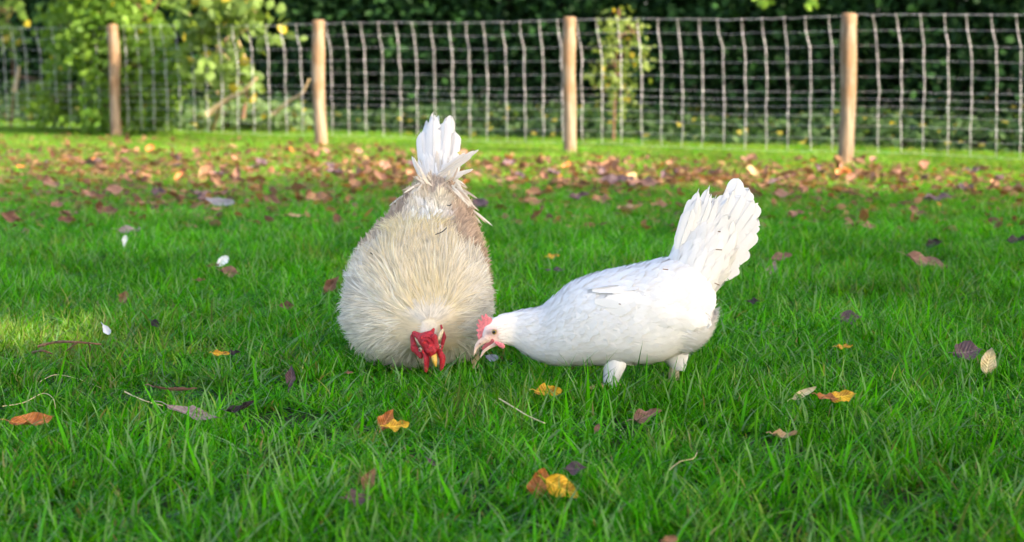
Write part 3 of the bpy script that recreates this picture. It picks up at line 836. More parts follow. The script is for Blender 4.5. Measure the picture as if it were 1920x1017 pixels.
# the outer wing, folded against the side
wing_l = []
wing_c, wing_a = hp(1180, 562, HD - .068), nrm(hp(1335, 602) - hp(1060, 545))
for sgn in (-1, 1):
    cc = hp(1196, 574); cc[1] = HD + sgn * .070
    Rm = np.stack([wing_a, [0, 1, 0], np.cross(wing_a, [0, 1, 0])], -1)
    WK = [(1072, 556, 8, .008, .053), (1100, 560, 26, .015, .065), (1145, 566, 36, .022, .070), (1200, 574, 39, .024, .071), (1250, 582, 34, .022, .069), (1290, 590, 24, .017, .062), (1320, 597, 10, .009, .052)]
    WR = []
    for x, y, h, lat, oy in WK:
        c = hp(x, y); c[1] = HD + sgn * (oy - .004)
        WR.append((c, np.array([0, lat, 0]), np.array([0, 0, h * HD / FPX])))
    wing_l.append(Loft(WR, 40, 28, 2.0)); geos.append(Loft([(c, a * .5, b_ * .85) for c, a, b_ in WR], 40, 28, 2.0).geo(.002))
hen_me = fuse('hen_body', geos, .0042, 5)
eye_p = hp(927, 622, HD - .040)
def hen_paint(co):
    c = np.tile([.79, .775, .755], (len(co), 1))
    # bare pinkish face round the eye and along the beak
    fc = hp(921, 628, HD - .03); d = np.linalg.norm((co - fc) * [1, .45, 1], axis=1)
    f = np.clip(1.35 - d / .022, 0, 1)[:, None] * np.clip((hp(968, 0)[0] - co[:, 0]) / .02, 0, 1)[:, None]
    return c * (1 - f) + np.array([.72, .50, .47]) * f
paint(hen_me, hen_paint)
obj('body', hen_me, M_body, hen)

def white(p, u, v, N):
    k = rng.uniform(.93, 1.0, (N, 1)); c = np.array([.83, .82, .805]) * k
    return c * [.97, .965, .95], c
hpb = Bag()
wing_mask = lambda p: ((np.abs(((p - hp(1190, 566)) @ wing_a)) < .155) & (np.abs((p - hp(1190, 566)) @ np.cross(wing_a, [0, 1, 0])) < .05)).astype(float)
xs = lambda p: p[..., 0]
hx = lambda x: hp(x, 560)[0]
G = hb_.G
body_w = np.clip((G[..., 0] - hx(1000)) / .05, 0, 1) + .0
neck_w = np.clip((hx(1085) - G[..., 0]) / .04, 0, 1) * np.clip((G[..., 0] - hx(945)) / .012, 0.0, 1)
head_w = np.clip((hx(990) - G[..., 0]) / .02, 0, 1) * np.clip((G[..., 0] - hx(928)) / .008, 0.0, 1) * (np.clip((G[..., 2] - hp(0, 640)[2]) / .004, 0, 1) * .8 + .2)
down_d = lambda p, d, nn, u, v: d + np.array([0, 0, -.18])
trace(hpb, hb_, 4200, .044, .0200, body_w, white, .0042, 6, 3, feather_prof(.5, .5), None, .12, .05, .06, cup=.06)
trace(hpb, hb_, 1800, .030, .0036, body_w, white, .0048, 6, 2, None, None, .12, .10)
trace(hpb, hb_, 4600, .030, .0065, neck_w, white, .0036, 5, 3, None, None, .05, .08)
plumage(hpb, hb_, 900, .012, .0034, head_w, .12, .10, .2, 3, 3, .5, .1, white, .001)
# fluffy hind belly
fl_w = np.clip((G[..., 0] - hx(1255)) / .03, 0, 1) * np.clip((hp(0, 600)[2] - G[..., 2]) / .03, 0, 1)
trace(hpb, hb_, 3600, .034, .0030, fl_w, white, .012, 7, 2, None, None, .35, .16)
trace(hpb, ht, 520, .060, .018, None, white, .0060, 7, 3, feather_prof(.5, .5), None, 0, .05, .06, cup=.05)
trace(hpb, ht, 300, .046, .0035, None, white, .0060, 6, 2, None, None, 0, .08)
for w_ in wing_l:
    trace(hpb, w_, 620, .048, .019, np.clip((np.linspace(0, 1, w_.m) - .12) / .35, 0, 1)[:, None] * np.ones((1, w_.n)), white, .0040, 7, 3, feather_prof(.55, .5), None, .05, .04, .06, cup=.06)
obj('plumage', hpb.mesh('hen_plumage'), M_feather, hen, 'stuff')
# folded flight feathers along the lower edge of each wing
for sgn in (-1, 1):
    for i in range(7):
        f = i / 6
        b0 = hp(1165 + 10 * i, 594 - 4 * i); t0 = hp(1262 + 4 * i, 612 - 5 * i)
        b0[1] = HD + sgn * (.0825 - .0012 * i); t0[1] = HD + sgn * (.0600 - .0020 * i)
        big_feather('wing_feather', b0, t0, .026, (0.1, sgn, .15), hen, (.72, .715, .705), curl=.05, round_tip=.8)
# tail fan
tails = [((1268, 478), (1292, 396), 28, 0, .8), ((1272, 474), (1304, 372), 26, .06, .75), ((1276, 474), (1316, 352), 24, .20, .6), ((1286, 474), (1331, 347), 22, .16, .55), ((1296, 474), (1346, 362), 28, .22, .6),
         ((1304, 474), (1364, 348), 26, .25, .6), ((1312, 478), (1376, 352), 28, .12, .7), ((1322, 480), (1391, 337), 36, .03, .86), ((1330, 484), (1408, 354), 38, .05, .85),
         ((1338, 488), (1420, 378), 38, .08, .85), ((1344, 494), (1422, 408), 38, .10, .8), ((1346, 502), (1417, 436), 34, .05, .82), ((1346, 512), (1402, 468), 32, .06, .8), ((1344, 522), (1384, 498), 28, .08, .8)]
more = []
for (b0_, t0_, w0, r0_, q0), (b1_, t1_, w1, r1_, q1) in zip(tails[:-1], tails[1:]):
    more.append((b0_, t0_, w0 * .80, r0_, q0)); f_ = rng.uniform(.4, .6); k_ = rng.uniform(.86, .97)
    bm_ = tuple(x * (1 - f_) + y * f_ for x, y in zip(b0_, b1_)); tm_ = tuple(x * (1 - f_) + y * f_ for x, y in zip(t0_, t1_))
    more.append((bm_, tuple(x + (y - x) * k_ for x, y in zip(bm_, tm_)), (w0 + w1) * .36, max(r0_, r1_) * .8 + .04, min(q0, q1)))
tails = more + [tails[-1]]
for i, (b, t, w, rg, rt) in enumerate(tails):
    off = (-.008 if i % 2 else -.004) + .0007 * (i - 13)
    b3, t3 = hp(*b, HD + off), hp(*t, HD + off * 1.5)
    big_feather('tail_feather', b3, t3, w * HD / FPX * 1.12, (rng.normal(0, .06), -1, rng.normal(.05, .05)), hen, (.79, .78, .77), curl=rng.uniform(.02, .07), ragged=rg, round_tip=rt, cup=.12, sway=rng.normal(0, .03))
for i, (b, t) in enumerate([((1275, 480), (1308, 385)), ((1290, 480), (1338, 370)), ((1310, 480), (1370, 365)), ((1325, 485), (1400, 380)), ((1335, 495), (1412, 420))]):
    b3, t3 = hp(*b, HD + .014), hp(*t, HD + .024)
    big_feather('tail_feather', b3, t3, .034, (.1, 1, 0), hen, (.73, .73, .72), curl=.05, ragged=.1)
# comb, wattle, beak, eye
cz = lambda x, y, o=0: hp(x, y, HD - .030 + o)
fl = (1, .42, 1)
g = chain(cz(918, 600), cz(902, 624), .0058, .0062, fl) + chain(cz(902, 624), cz(899, 634), .0060, .0042, fl)
for (a, b, r) in [((914, 602), (911, 591), .0050), ((909, 605), (904, 593), .0046), ((905, 611), (898, 601), .0046), ((902, 617), (895, 609), .0042), ((901, 624), (894.5, 619), .0040), ((899, 630), (894.5, 628), .0036)]:
    g += chain(cz(*a), cz(*b), r * 1.15, r * .62, fl)
obj('comb', fuse('hen_comb', g, .0011, 2), M_comb_pink, hen)
g = []
for o in (-.010, .010):
    g += chain(cz(930, 643, o), cz(942, 649, o), .0036, .0056, (1, .5, 1))
for k, gg in enumerate((g[:len(g) // 2], g[len(g) // 2:])):
    obj('wattle', fuse('hen_wattle', gg, .0012, 2), M_comb_pink, hen)
def beak(pts, rad, flat): # tapered curved bill
    out = []
    P = cspline(pts, 16); rr = np.interp(np.linspace(0, 1, 16), np.linspace(0, 1, len(rad)), rad)
    for p, r in zip(P, rr): out.append(ball_geo(p, np.array([r, r * flat, r]), 10, 7))
    return out
ub = fuse('hen_upper_beak', beak([cz(914, 635), cz(901, 642), cz(893, 652), cz(889, 665)], [.0088, .0066, .0043, .0014], .8), .0011, 3)
obj('upper_beak', ub, M_beak, hen)
lb = fuse('hen_lower_beak', beak([cz(928, 645), cz(914, 653), cz(905, 662), cz(901, 671)], [.0056, .0041, .0030, .0012], .8), .0010, 3)
obj('lower_beak', lb, M_beak, hen)
g = beak([cz(922, 641), cz(910, 650), cz(905, 655)], [.0065, .005, .0025], .6)
obj('mouth', fuse('hen_mouth', g, .0012, 2), M_mouth, hen)
v, q, t = ball_geo(cz(900, 645, -.0060), (.0011, .0008, .0018), 8, 6); obj('nostril', mesh_np('nostril', v, q, t), M_mouth, hen)
def eye(parent, c, r, nv):
    nv = nrm(nv); v, q, t = ball_geo(c, (r, r, r), 20, 14); e = obj('eye', mesh_np('eye', v, q, t), M_eye, parent)
    v, q, t = ball_geo(np.asarray(c) + nv * r * .62, np.array([r, r, r]) * .56, 16, 10); obj('pupil', mesh_np('pupil', v, q, t), M_pupil, e)
    a = np.linspace(0, 2 * math.pi, 21); s = nrm(np.cross(nv, [0, 0, 1.0])); w = np.cross(s, nv)
    ring = np.asarray(c) + nv * r * .35 + (np.cos(a)[:, None] * s + np.sin(a)[:, None] * w * .9) * r * 1.02
    me = Bag().add(tube(ring, r * .22, 6, cap=False)).mesh('eyelid'); obj('eyelid', me, plain_lid, parent)
plain_lid = plain('eyelid_skin', (.62, .42, .38), .6, .3, .15, 500)
eye(hen, hp(927, 622.5, HD - .0195 - .0265), .0060, (-.12, -1, .05))
eye(hen, hp(927, 622.5, HD + .0030), .0060, (-.12, 1, .05))
# legs in the grass
def leg(parent, hock, foot, r, feathered, D, face=-1):
    h, f = hp(*hock, D), np.array([hp(*foot, D)[0], D, .014])
    g = chain(h, f + [0, 0, .006], r * 1.05, r * .85)
    for ang, L in ((0, .062), (.55, .052), (-.55, .052), (math.pi, .030)):
        e = f + np.array([face * math.cos(ang) * L, math.sin(ang) * L, -.008])
        g += chain(f + [0, 0, -.002], (f + e) / 2 + [0, 0, .004], r * .62, r * .52) + chain((f + e) / 2 + [0, 0, .004], e, r * .52, r * .25)
    l = obj('leg', fuse('leg', g, .0022, 2), M_shank, parent)
    if feathered:
        n = 420; a = rng.random(n); an = rng.uniform(0, 6.28, n)
        out = np.stack([np.cos(an), np.sin(an), 0 * an], -1)
        P = h[None] * (1 - a[:, None]) + f[None] * a[:, None] + out * r * .9
        c = np.array(feathered) * rng.uniform(.9, 1.0, (n, 1))
        obj('leg_feathers', Bag().add(cards(P, np.array([.0, 0, -1.0]) + out * .22, out, rng.uniform(.018, .028, n), .0022, feather_prof(.5, .5), .06, .12, .1, 4, 3, .15, c, c)).mesh('leg_feathers'), M_feather, l, 'stuff')
leg(hen, (1149, 698), (1148, 728), .0115, (.74, .73, .71), HD - .032)
leg(hen, (1264, 684), (1262, 726), .0085, (.70, .58, .40), HD + .03)
# thigh feathers
n = 900
for (x0, y0), (x1, y1), r0, r1, D in [((1158, 668), (1149, 702), .024, .0155, HD - .032), ((1254, 646), (1266, 676), .034, .0125, HD + .03)]:
    a, b = hp(x0, y0, D), hp(x1, y1, D); t = rng.random(n); an = rng.uniform(0, 6.28, n); out = np.stack([np.cos(an), np.sin(an), 0 * an], -1)
    P = a + (b - a) * t[:, None] + out * (r0 + (r1 - r0) * t)[:, None] * .96
    obj('thigh_feathers', Bag().add(cards(P, nrm(b - a) + out * .03, out, .024, .0026, feather_prof(.5, .5), .02, .08, .1, 4, 2, .05, np.array([.79, .785, .77]))).mesh('thigh_feathers'), M_feather, hen, 'stuff')
# specks of dirt on the feathers
for i, (x, y, dx) in enumerate([(1243, 505, 10), (1342, 468, 12), (1346, 434, 5), (1340, 531, 9), (1160, 570, 4)]):
    pt = [hp(x, y, HD - .10 if y > 490 and x < 1300 else HD - .045), hp(x + dx, y + (4 if i == 3 else 1), HD - .10 if y > 490 and x < 1300 else HD - .045)]
    obj('dirt_speck', Bag().add(tube(np.array(pt), .0010, 5)).mesh('dirt_speck'), M_twig, hen)

# ------------------------------------------------------------------ the cream rooster
rng = np.random.default_rng(8)
rooster = thing('rooster', 'cream and buff rooster with ruffled hackle and red comb bending head down to the grass', 'rooster', (gnd(790, 690)[0], 4.15, 0))
rk = [(3.885, 804, 598, 648, 16), (3.905, 803, 582, 655, 44), (3.935, 799, 552, 664, 82), (3.975, 789, 512, 674, 112), (4.03, 781, 476, 679, 133), (4.10, 783, 444, 676, 133),
      (4.18, 789, 420, 660, 126), (4.26, 796, 400, 640, 115), (4.34, 803, 378, 604, 99), (4.42, 812, 353, 545, 75), (4.48, 819, 330, 470, 50), (4.53, 823, 312, 410, 36), (4.56, 825, 292, 370, 27)]
rings = []
for D, x, t, b_, w in rk:
    pt, pb = pix(x, t, D), pix(x, b_, D)
    rings.append(((pt + pb) / 2, np.array([w * D / FPX, 0, 0]), (pt - pb) / 2))
rb = Loft(rings, 90, 64, 2.5)
geos = [rb.geo(.003)]
for sx in (-1, 1):                                          # feathered thighs
    h = pix(788 + sx * 62, 600, 4.20); k = np.array([h[0] + sx * .005, 4.17, .045])
    geos += chain(h, k, .060, .028)
rbm = fuse('rooster_body', geos, .0048, 6)
def rooster_col(p):
    """plumage colour by place: cream neck and back centre, tan shoulders and flanks, dusty rump"""
    p = np.asarray(p); D = p[:, 1]
    cx = np.interp(D, [r_[0] for r_ in rk], [pix(r_[1], 400, r_[0])[0] for r_ in rk]); w = np.interp(D, [r_[0] for r_ in rk], [r_[4] * r_[0] / FPX for r_ in rk])
    q = np.abs(p[:, 0] - cx) / w
    cream, white_, buff = np.array([.76, .65, .45]), np.array([.78, .74, .66]), np.array([.44, .31, .21])
    n_ = vnoise(np.stack([p[:, 0] + 3, p[:, 1] + p[:, 2] * .7], -1), 61, 30)
    back = np.clip((D - 4.07) / .05, 0, 1)
    f = np.clip((q - .25) / .25, 0, 1) * back * np.clip(.50 + .9 * n_, 0, 1)
    rump = np.clip((D - 4.30) / .06, 0, 1) * np.clip((4.50 - D) / .04, 0, 1)
    f = np.maximum(f, rump * np.clip((n_ - .30) / .35, 0, 1) * .75)
    k = np.clip((n_ - .45) / .3, 0, 1)[:, None] * .8
    c = cream * (1 - k) + white_ * k
    return c * (1 - f[:, None]) + buff * f[:, None]
paint(rbm, lambda co: rooster_col(co) * .95)
obj('body', rbm, M_body, rooster)
RG = rb.G
YD = lambda a, b: np.clip((RG[..., 1] - a) / (b - a), 0, 1)
pl = Bag()
rc = lambda p, u, v, N: (lambda c: (c * .90, np.clip(c * 1.08, 0, .84)))(rooster_col(p) * rng.uniform(.64, 1.10, (N, 1)))
hprof_ = lambda t: max(.03, (.45 + .55 * min(1, t / .4)) * (1 - t ** 3) ** .6) if t < .99 else .04
updir = lambda p, d, nn, u, v: d + np.array([0, 0, -.12])
# back and flank feathers lie towards the tail: soft broad ones below, long fine fringes above
bk_d = lambda p, d, nn, u, v: d + np.cross(nn, d) * ((vnoise(np.stack([v * 30, u * 9], -1), 66) - .5) * .5)[:, None]
bsw = lambda u, v: (vnoise(np.stack([v * 34, u * 8], -1), 66) - .5) * .7
trace(pl, rb, 3400, .045, .017, YD(3.99, 4.06), rc, .003, 7, 3, feather_prof(.45, .5), bsw, .15, .08, .10, cup=.06)
trace(pl, rb, 8000, .052, .0040, YD(4.02, 4.10), rc, .006, 8, 2, hprof_, bsw, .15, .07, lock=12)
trace(pl, rb, 4500, .030, .0014, YD(4.03, 4.10), rc, .010, 6, 2, hprof_, bsw, .15, .20)
# fluff on thighs and belly
fw = YD(4.0, 4.1) * np.clip((.14 - RG[..., 2]) / .06, 0, 1)
plumage(pl, rb, 3000, .036, .0034, fw, .06, .12, .1, 5, 2, .45, .1, rc, .002, lambda p, d, nn, u, v: d * .5 + np.array([0, 0, -.7]), spread=.2)
obj('plumage', pl.mesh('rooster_plumage'), M_feather, rooster, 'stuff')
# hackle: long narrow feathers radiating from the head, in overlapping layers
hk_ = Bag()
head_c = pix(803, 622, 3.89)
def hack_col(p, u, v, N):
    n_ = np.clip((vnoise(np.stack([v * 26, u * 5], -1), 71) * .6 + vnoise(np.stack([v * 70, u * 9], -1), 72) * .4 - .28) / .44, 0, 1) * .7 + rng.random(N) * .2 + .15
    a = np.abs(((v - .25 + .5) % 1) - .5)                  # 0 at the top of the neck
    mid = np.exp(-(a / .13) ** 2)
    ring_ = np.clip((u - .26) / .16, 0, 1)
    grey = np.array([.56, .49, .42]); white_ = np.array([.82, .78, .71]); cream = np.array([.81, .66, .35]); straw = np.array([.76, .62, .31])
    tau = np.clip((vnoise(np.stack([v * 34, u * 4 + 9], -1), 73) - .49) / .14, 0, 1) * np.clip((u - .22) / .1, 0, 1) * (1 - .8 * mid)
    base = grey * (1 - n_[:, None]) + white_ * n_[:, None]
    base = base * (1 - .9 * tau[:, None]) + np.array([.34, .255, .20]) * .9 * tau[:, None]
    k = np.clip(mid * .85 + .12 + .5 * np.clip((.20 - u) / .12, 0, 1), 0, 1)[:, None]
    base = base * (1 - k) + cream * k
    kt = np.clip(.12 + .5 * ring_ + .4 * mid + rng.normal(0, .15, N), 0, 1)[:, None]
    tip = white_ * (1 - kt) + (cream * mid[:, None] + straw * (1 - mid[:, None])) * kt
    tip = tip * (1 - .45 * tau[:, None]) + np.array([.40, .31, .24]) * .45 * tau[:, None]
    br = rng.uniform(.84, 1.10, (N, 1))
    return base * br, tip * br
hprof = lambda t: max(.03, (.45 + .55 * min(1, t / .4)) * (1 - t ** 3) ** .6) if t < .99 else .04
rad_dir = lambda p, d, nn, u, v: d * 1.0 + nrm((p - head_c) * [1, .3, 1]) * .35
ang_v = np.abs(((np.arange(rb.n) / rb.n - .25 + .5) % 1) - .5)[None, :]
lim = 4.020 + .125 * np.exp(-(ang_v / .055) ** 2)
hcurl = lambda k: (lambda u, v, p: k * (1 - .55 * np.exp(-((np.abs(((v - .25 + .5) % 1) - .5)) / .13) ** 2)) * (1 - .35 * np.clip((p[:, 1] - 4.02) / .06, 0, 1)))
hw1 = np.clip((RG[..., 1] - 3.90) / .02, 0, 1) * np.clip((lim - RG[..., 1]) / .07, 0, 1)
Lh = lambda u, v, p: .055 + .065 * np.clip((p[:, 1] - 3.90) / .10, 0, 1)
def bend_d(p, d, nn, u, v):
    side = np.cross(nn, d); w_ = vnoise(np.stack([v * 40, u * 7], -1), 64) + .6 * vnoise(np.stack([v * 90, u * 12], -1), 65) - .8
    lat = np.clip(np.abs(p[:, 0] - head_c[0]) / .12, 0, 1)
    return d + side * (w_ * .60)[:, None] + np.array([0, 0, -1.0]) * (.05 + .30 * lat)[:, None]
hsw = lambda u, v: (vnoise(np.stack([v * 40, u * 7], -1), 64) + .6 * vnoise(np.stack([v * 90, u * 12], -1), 65) - .8) * .8
trace(hk_, rb, 4600, Lh, .0064, hw1, hack_col, .003, 10, 3, hprof, hsw, .22, .05, .10, cup=.10)
trace(hk_, rb, 13000, Lh, .0022, hw1, hack_col, .007, 10, 2, hprof, hsw, .22, .045, lock=16)
trace(hk_, rb, 4200, .040, .0011, hw1, hack_col, .012, 7, 2, hprof, hsw, .22, .16)
hw0 = np.clip((3.928 - RG[..., 1]) / .015, 0, 1)
def crown_col(p, u, v, N):
    c = np.array([.78, .70, .56]) * rng.uniform(.82, 1.05, (N, 1)); a = np.abs(((v - .25 + .5) % 1) - .5)
    k = np.clip((a - .10) / .08, 0, 1)[:, None]; c = c * (1 - k) + np.array([.74, .62, .42]) * k
    return c, np.clip(c, 0, .82)
trace(hk_, rb, 1800, .020, .0028, hw0, crown_col, .002, 6, 2, hprof, None, .1, .08)
obj('hackle', hk_.mesh('rooster_hackle'), M_hackle, rooster, 'stuff')
# a few dark flecks
for (x, y, dx, dy, D) in [(694, 474, 9, 6, 4.02), (816, 440, 22, -13, 4.03), (838, 385, 8, -2, 4.27)]:
    a, b = pix(x, y, D), pix(x + dx, y + dy, D)
    obj('dark_fleck', Bag().add(tube(cspline([a, (a + b) / 2 + [.002, 0, -.002], b], 6), .0010, 4)).mesh('dark_fleck'), M_pupil, rooster)
# tail
TB = 4.50
rt = [((800, 345), (790, 246), 26, .10), ((804, 345), (801, 222), 28, .12), ((811, 345), (813, 210), 28, .14), ((817, 345), (824, 216), 28, .14), ((824, 345), (836, 218), 28, .12), ((832, 345), (847, 214), 28, .06), ((838, 350), (855, 246), 26, .08)]
for i, (b, t, w, rg) in enumerate(rt):
    D = TB + .02 + (.012 if i % 2 else 0)
    big_feather('tail_feather', pix(*b, D), pix(*t, D + .05), w * .98 * D / FPX, (rng.normal(0, .25), -1, -.1), rooster, (.74, .72, .70), curl=rng.uniform(.02, .06), ragged=rg * 1.3, round_tip=.76, dirty=.06, cup=.25)
for i, (b, t) in enumerate([((808, 350), (803, 262)), ((818, 350), (822, 252)), ((828, 350), (842, 258))]):
    big_feather('tail_feather', pix(*b, TB + .06), pix(*t, TB + .11), .03, (0, 1, 0), rooster, (.76, .74, .72))
# side plumes of the tail
plumes = [((818, 330), (896, 277), 17, .10, .04), ((820, 334), (884, 290), 17, .12, .03), ((822, 336), (888, 322), 13, .05, -.06), ((826, 346), (870, 328), 14, .05, -.05), ((826, 360), (866, 343), 14, .05, .03),
          ((822, 326), (873, 286), 15, .1, .02), ((826, 372), (880, 368), 16, .05, -.10), ((795, 345), (775, 294), 9, .2, .0), ((800, 350), (780, 304), 10, .1, .0), ((796, 352), (786, 312), 14, .1, .0)]
for (b, t, w, rg, sw) in plumes:
    D = TB - .035
    big_feather('tail_plume', pix(*b, D), pix(*t, D - .01), w * .72 * D / FPX, (.1, -1, .2), rooster, (.74, .69, .63), curl=.05, ragged=rg, round_tip=.30, dirty=.12, sway=sw)
# loose saddle feathers over the rump
sf = Bag()
n_ = 150
u_ = rng.uniform(-1, 1, n_); b0 = np.array([pix(822 + 30 * a, 352 - 20 * b - 10 * a * a, 4.455 + .03 * b) for a, b in zip(u_, rng.random(n_))])
t0 = np.array([pix(822 + 44 * a + rng.normal(0, 4), 300 + 14 * abs(a) - 18 * rng.random(), 4.50) for a in u_])
cw = np.where(rng.random((n_, 1)) < .15, [.66, .58, .48], [.79, .76, .71])
sf.add(cards(b0, t0 - b0, np.array([0, -1, .2]) + np.stack([u_ * .8, 0 * u_, 0 * u_], -1), np.linalg.norm(t0 - b0, axis=1) * rng.uniform(.8, 1.15, n_), rng.uniform(.003, .0065, n_), feather_prof(.55, .5), .10, .16, .2, 7, 3, .08, cw * .93, cw))
for (x0, y0, x1, y1, n_) in [(848, 356, 889, 408, 30), (850, 345, 878, 372, 14), (790, 348, 758, 374, 9), (784, 362, 732, 386, 14), (852, 376, 896, 425, 24), (800, 345, 784, 328, 12), (836, 345, 848, 324, 12)]:
    b0, t0 = pix(x0, y0, 4.42), pix(x1, y1, 4.40)
    P = b0 + (t0 - b0) * rng.uniform(-.15, .35, (n_, 1)) + rng.normal(0, .008, (n_, 3)); d = (t0 - b0) + rng.normal(0, .009, (n_, 3))
    L = np.linalg.norm(t0 - b0) * rng.uniform(.6, 1.0, n_)
    c = np.where(rng.random((n_, 1)) < .30, [.55, .43, .32], [.76, .69, .58])
    sf.add(cards(P, d, np.array([.1, -1, .35]) + rng.normal(0, .15, (n_, 3)), L, .0026, hprof, .08, .22, .3, 7, 3, .10, c * .92, c))
obj('saddle_feathers', sf.mesh('saddle_feathers'), M_feather, rooster, 'stuff')
# folded wings showing at the sides
for sx, nfe in ((1, 6), (-1, 6)):
    for i in range(nfe):
        x = 788 + sx * (128 - 2.0 * i); a, b = pix(x - sx * 6, 500 + 4 * i, 4.16), pix(x + sx * (6 - 2 * i) - sx * 2, 592 + 4 * i, 4.22 + .012 * i)
        big_feather('wing_feather', a, b, .034, (sx * .8, -.6, .1), rooster, (.77, .745, .72), curl=.04, round_tip=.8)
for i, (x0, y0, x1, y1) in enumerate([(908, 520, 921, 584), (911, 526, 917, 596), (906, 530, 911, 602)]):
    big_feather('wing_feather', pix(x0, y0, 4.15 + .012 * i), pix(x1, y1, 4.19 + .012 * i), .030, (.75, -.65, .1), rooster, (.74, .72, .69), curl=.05, round_tip=.8)
# head: red face, comb, wattles, cream ear patches, beak
rp = lambda x, y, D=3.868: pix(x, y, D)
g = chain(rp(803, 630, 3.900), rp(806, 654, 3.865), .0155, .0155)
hm = fuse('rooster_head', g, .0018, 3)
obj('face', hm, M_comb_red, rooster)
g = chain(rp(777, 626, 3.868), rp(794, 637, 3.854), .0060, .0105) + chain(rp(794, 637, 3.854), rp(809, 656, 3.846), .0125, .0120) + chain(rp(786, 632, 3.862), rp(806, 628, 3.860), .0075, .0085) + chain(rp(808, 656, 3.846), rp(812, 668, 3.846), .0115, .0070)
g += chain(rp(804, 636, 3.855), rp(813, 618, 3.862), .0100, .0035, (.9, .6, 1)) + chain(rp(814, 632, 3.85), rp(818, 652, 3.846), .0070, .0068) + chain(rp(790, 636, 3.855), rp(779, 624, 3.87), .0060, .0030)
for i in range(26):
    p = rp(rng.uniform(788, 818), rng.uniform(630, 664), 3.838); g.append(ball_geo(p, np.full(3, rng.uniform(.0018, .0036)), 6, 5))
obj('comb', fuse('rooster_comb', g, .0013, 2), M_comb_red, rooster)
g = chain(rp(773, 633, 3.880), rp(776, 652, 3.872), .0062, .0085, (.8, .5, 1.25)) + chain(rp(776, 652, 3.872), rp(789, 668, 3.864), .0085, .0060, (.9, .5, 1))
obj('earlobe', fuse('rooster_earlobe', g, .0013, 2), M_comb_red, rooster)
g = chain(rp(827, 611, 3.890), rp(833, 632, 3.876), .0030, .0052, (.8, .6, 1.1)) + chain(rp(833, 632, 3.876), rp(827, 656, 3.868), .0056, .0045, (.8, .6, 1))
obj('earlobe', fuse('rooster_earlobe', g, .0013, 2), M_comb_red, rooster)
for pts in ([(780, 634), (788, 643), (795, 650)], [(830, 620), (825, 630), (820, 640)]):
    g = chain(rp(*pts[0], 3.860), rp(*pts[1], 3.855), .0038, .0062, (.8, .8, 1)) + chain(rp(*pts[1], 3.855), rp(*pts[2], 3.853), .0062, .0030, (.8, .8, 1))
    obj('ear_patch', fuse('ear_patch', g, .0012, 2), M_cream, rooster)
for sx, pts in ((-1, [(797, 660), (800, 676), (799, 694)]), (1, [(822, 656), (830, 672), (828, 692)])):
    g = chain(rp(*pts[0], 3.858), rp(*pts[1], 3.850), .0065, .0085, (.8, .5, 1.1)) + chain(rp(*pts[1], 3.850), rp(*pts[2], 3.852), .0085, .0055, (.8, .5, 1.1))
    obj('wattle', fuse('rooster_wattle', g, .0013, 2), M_comb_red, rooster)
g = beak([rp(813, 666, 3.846), rp(815, 676, 3.838), rp(817, 688, 3.838)], [.0070, .0056, .0014], 1.0)
obj('beak', fuse('rooster_beak', g, .0011, 2), M_beak_yellow, rooster)
eye(rooster, rp(789, 656, 3.850), .0042, (-.75, -.6, .1)); eye(rooster, rp(823, 650, 3.850), .0042, (.75, -.6, .1))
for sx in (-1, 1):
    x = 788 + sx * 64
    leg(rooster, (x, 660), (x, 690), .012, (.74, .66, .5), 4.15, face=0.6 * sx)

# ------------------------------------------------------------------ fallen leaves
rng = np.random.default_rng(23)
ovate = lambda t: max(.02, math.sin(math.pi * min(1, .02 + .98 * t ** .78)) ** .8)
lance = lambda t: max(.02, math.sin(math.pi * min(1, .03 + .97 * t ** .9)) ** .75)
def leaf_mesh(L, W, curl, fold, wav, prof=ovate, stalk=.25, seed=0):
    """one leaf along +X, face +Z, centred; folded along the midrib, curled along its length"""
    r = np.random.default_rng(seed)
    T, K = 13, 9
    t = np.linspace(0, 1, T); x = np.linspace(-1, 1, K)
    w = np.array([prof(a) for a in t])[:, None] * (1 + r.normal(0, .035, (T, K)) + .12 * np.sin(np.linspace(0, 9, T) + r.uniform(0, 6))[:, None] * x[None] * r.uniform(.3, 1))
    th = curl * (t - .45)[:, None]
    ax = (np.sin(th) / curl if abs(curl) > 1e-3 else (t - .45)[:, None]) * L
    az = ((1 - np.cos(th)) / curl if abs(curl) > 1e-3 else 0 * th) * L
    Y = W / 2 * w * x[None] * math.cos(fold)
    Zl = W / 2 * w * np.abs(x[None]) ** 1.3 * math.sin(fold) + (r.normal(0, .5, (T, K)) + 1.6 * np.sin(t[:, None] * r.uniform(7, 13) + x[None] * r.uniform(1, 3) + r.uniform(0, 6))) * wav * W * np.abs(x[None])
    X = ax + 0 * Y - np.sin(th) * Zl; Z = az + np.cos(th) * Zl
    V = np.stack([X, Y, Z], -1).reshape(-1, 3)
    i = np.arange(T - 1)[:, None] * K + np.arange(K - 1)
    q = np.stack([i, i + K, i + K + 1, i + 1], -1).reshape(-1, 4)
    uv = np.stack([np.broadcast_to(t[:, None], (T, K)), np.broadcast_to(x[None], (T, K))], -1).reshape(-1, 2)
    b = Bag().add((V, q, None, uv))
    if stalk:
        p0 = V[K // 2]; dirr = nrm(V[K // 2] - V[K + K // 2])
        b.add(tube(np.array([p0, p0 + dirr * L * stalk * .5 + [0, 0, .002], p0 + dirr * L * stalk + [0, 0, -.003]]), [.0011, .0009, .0008], 4))
    return b
leaf_n = [0]
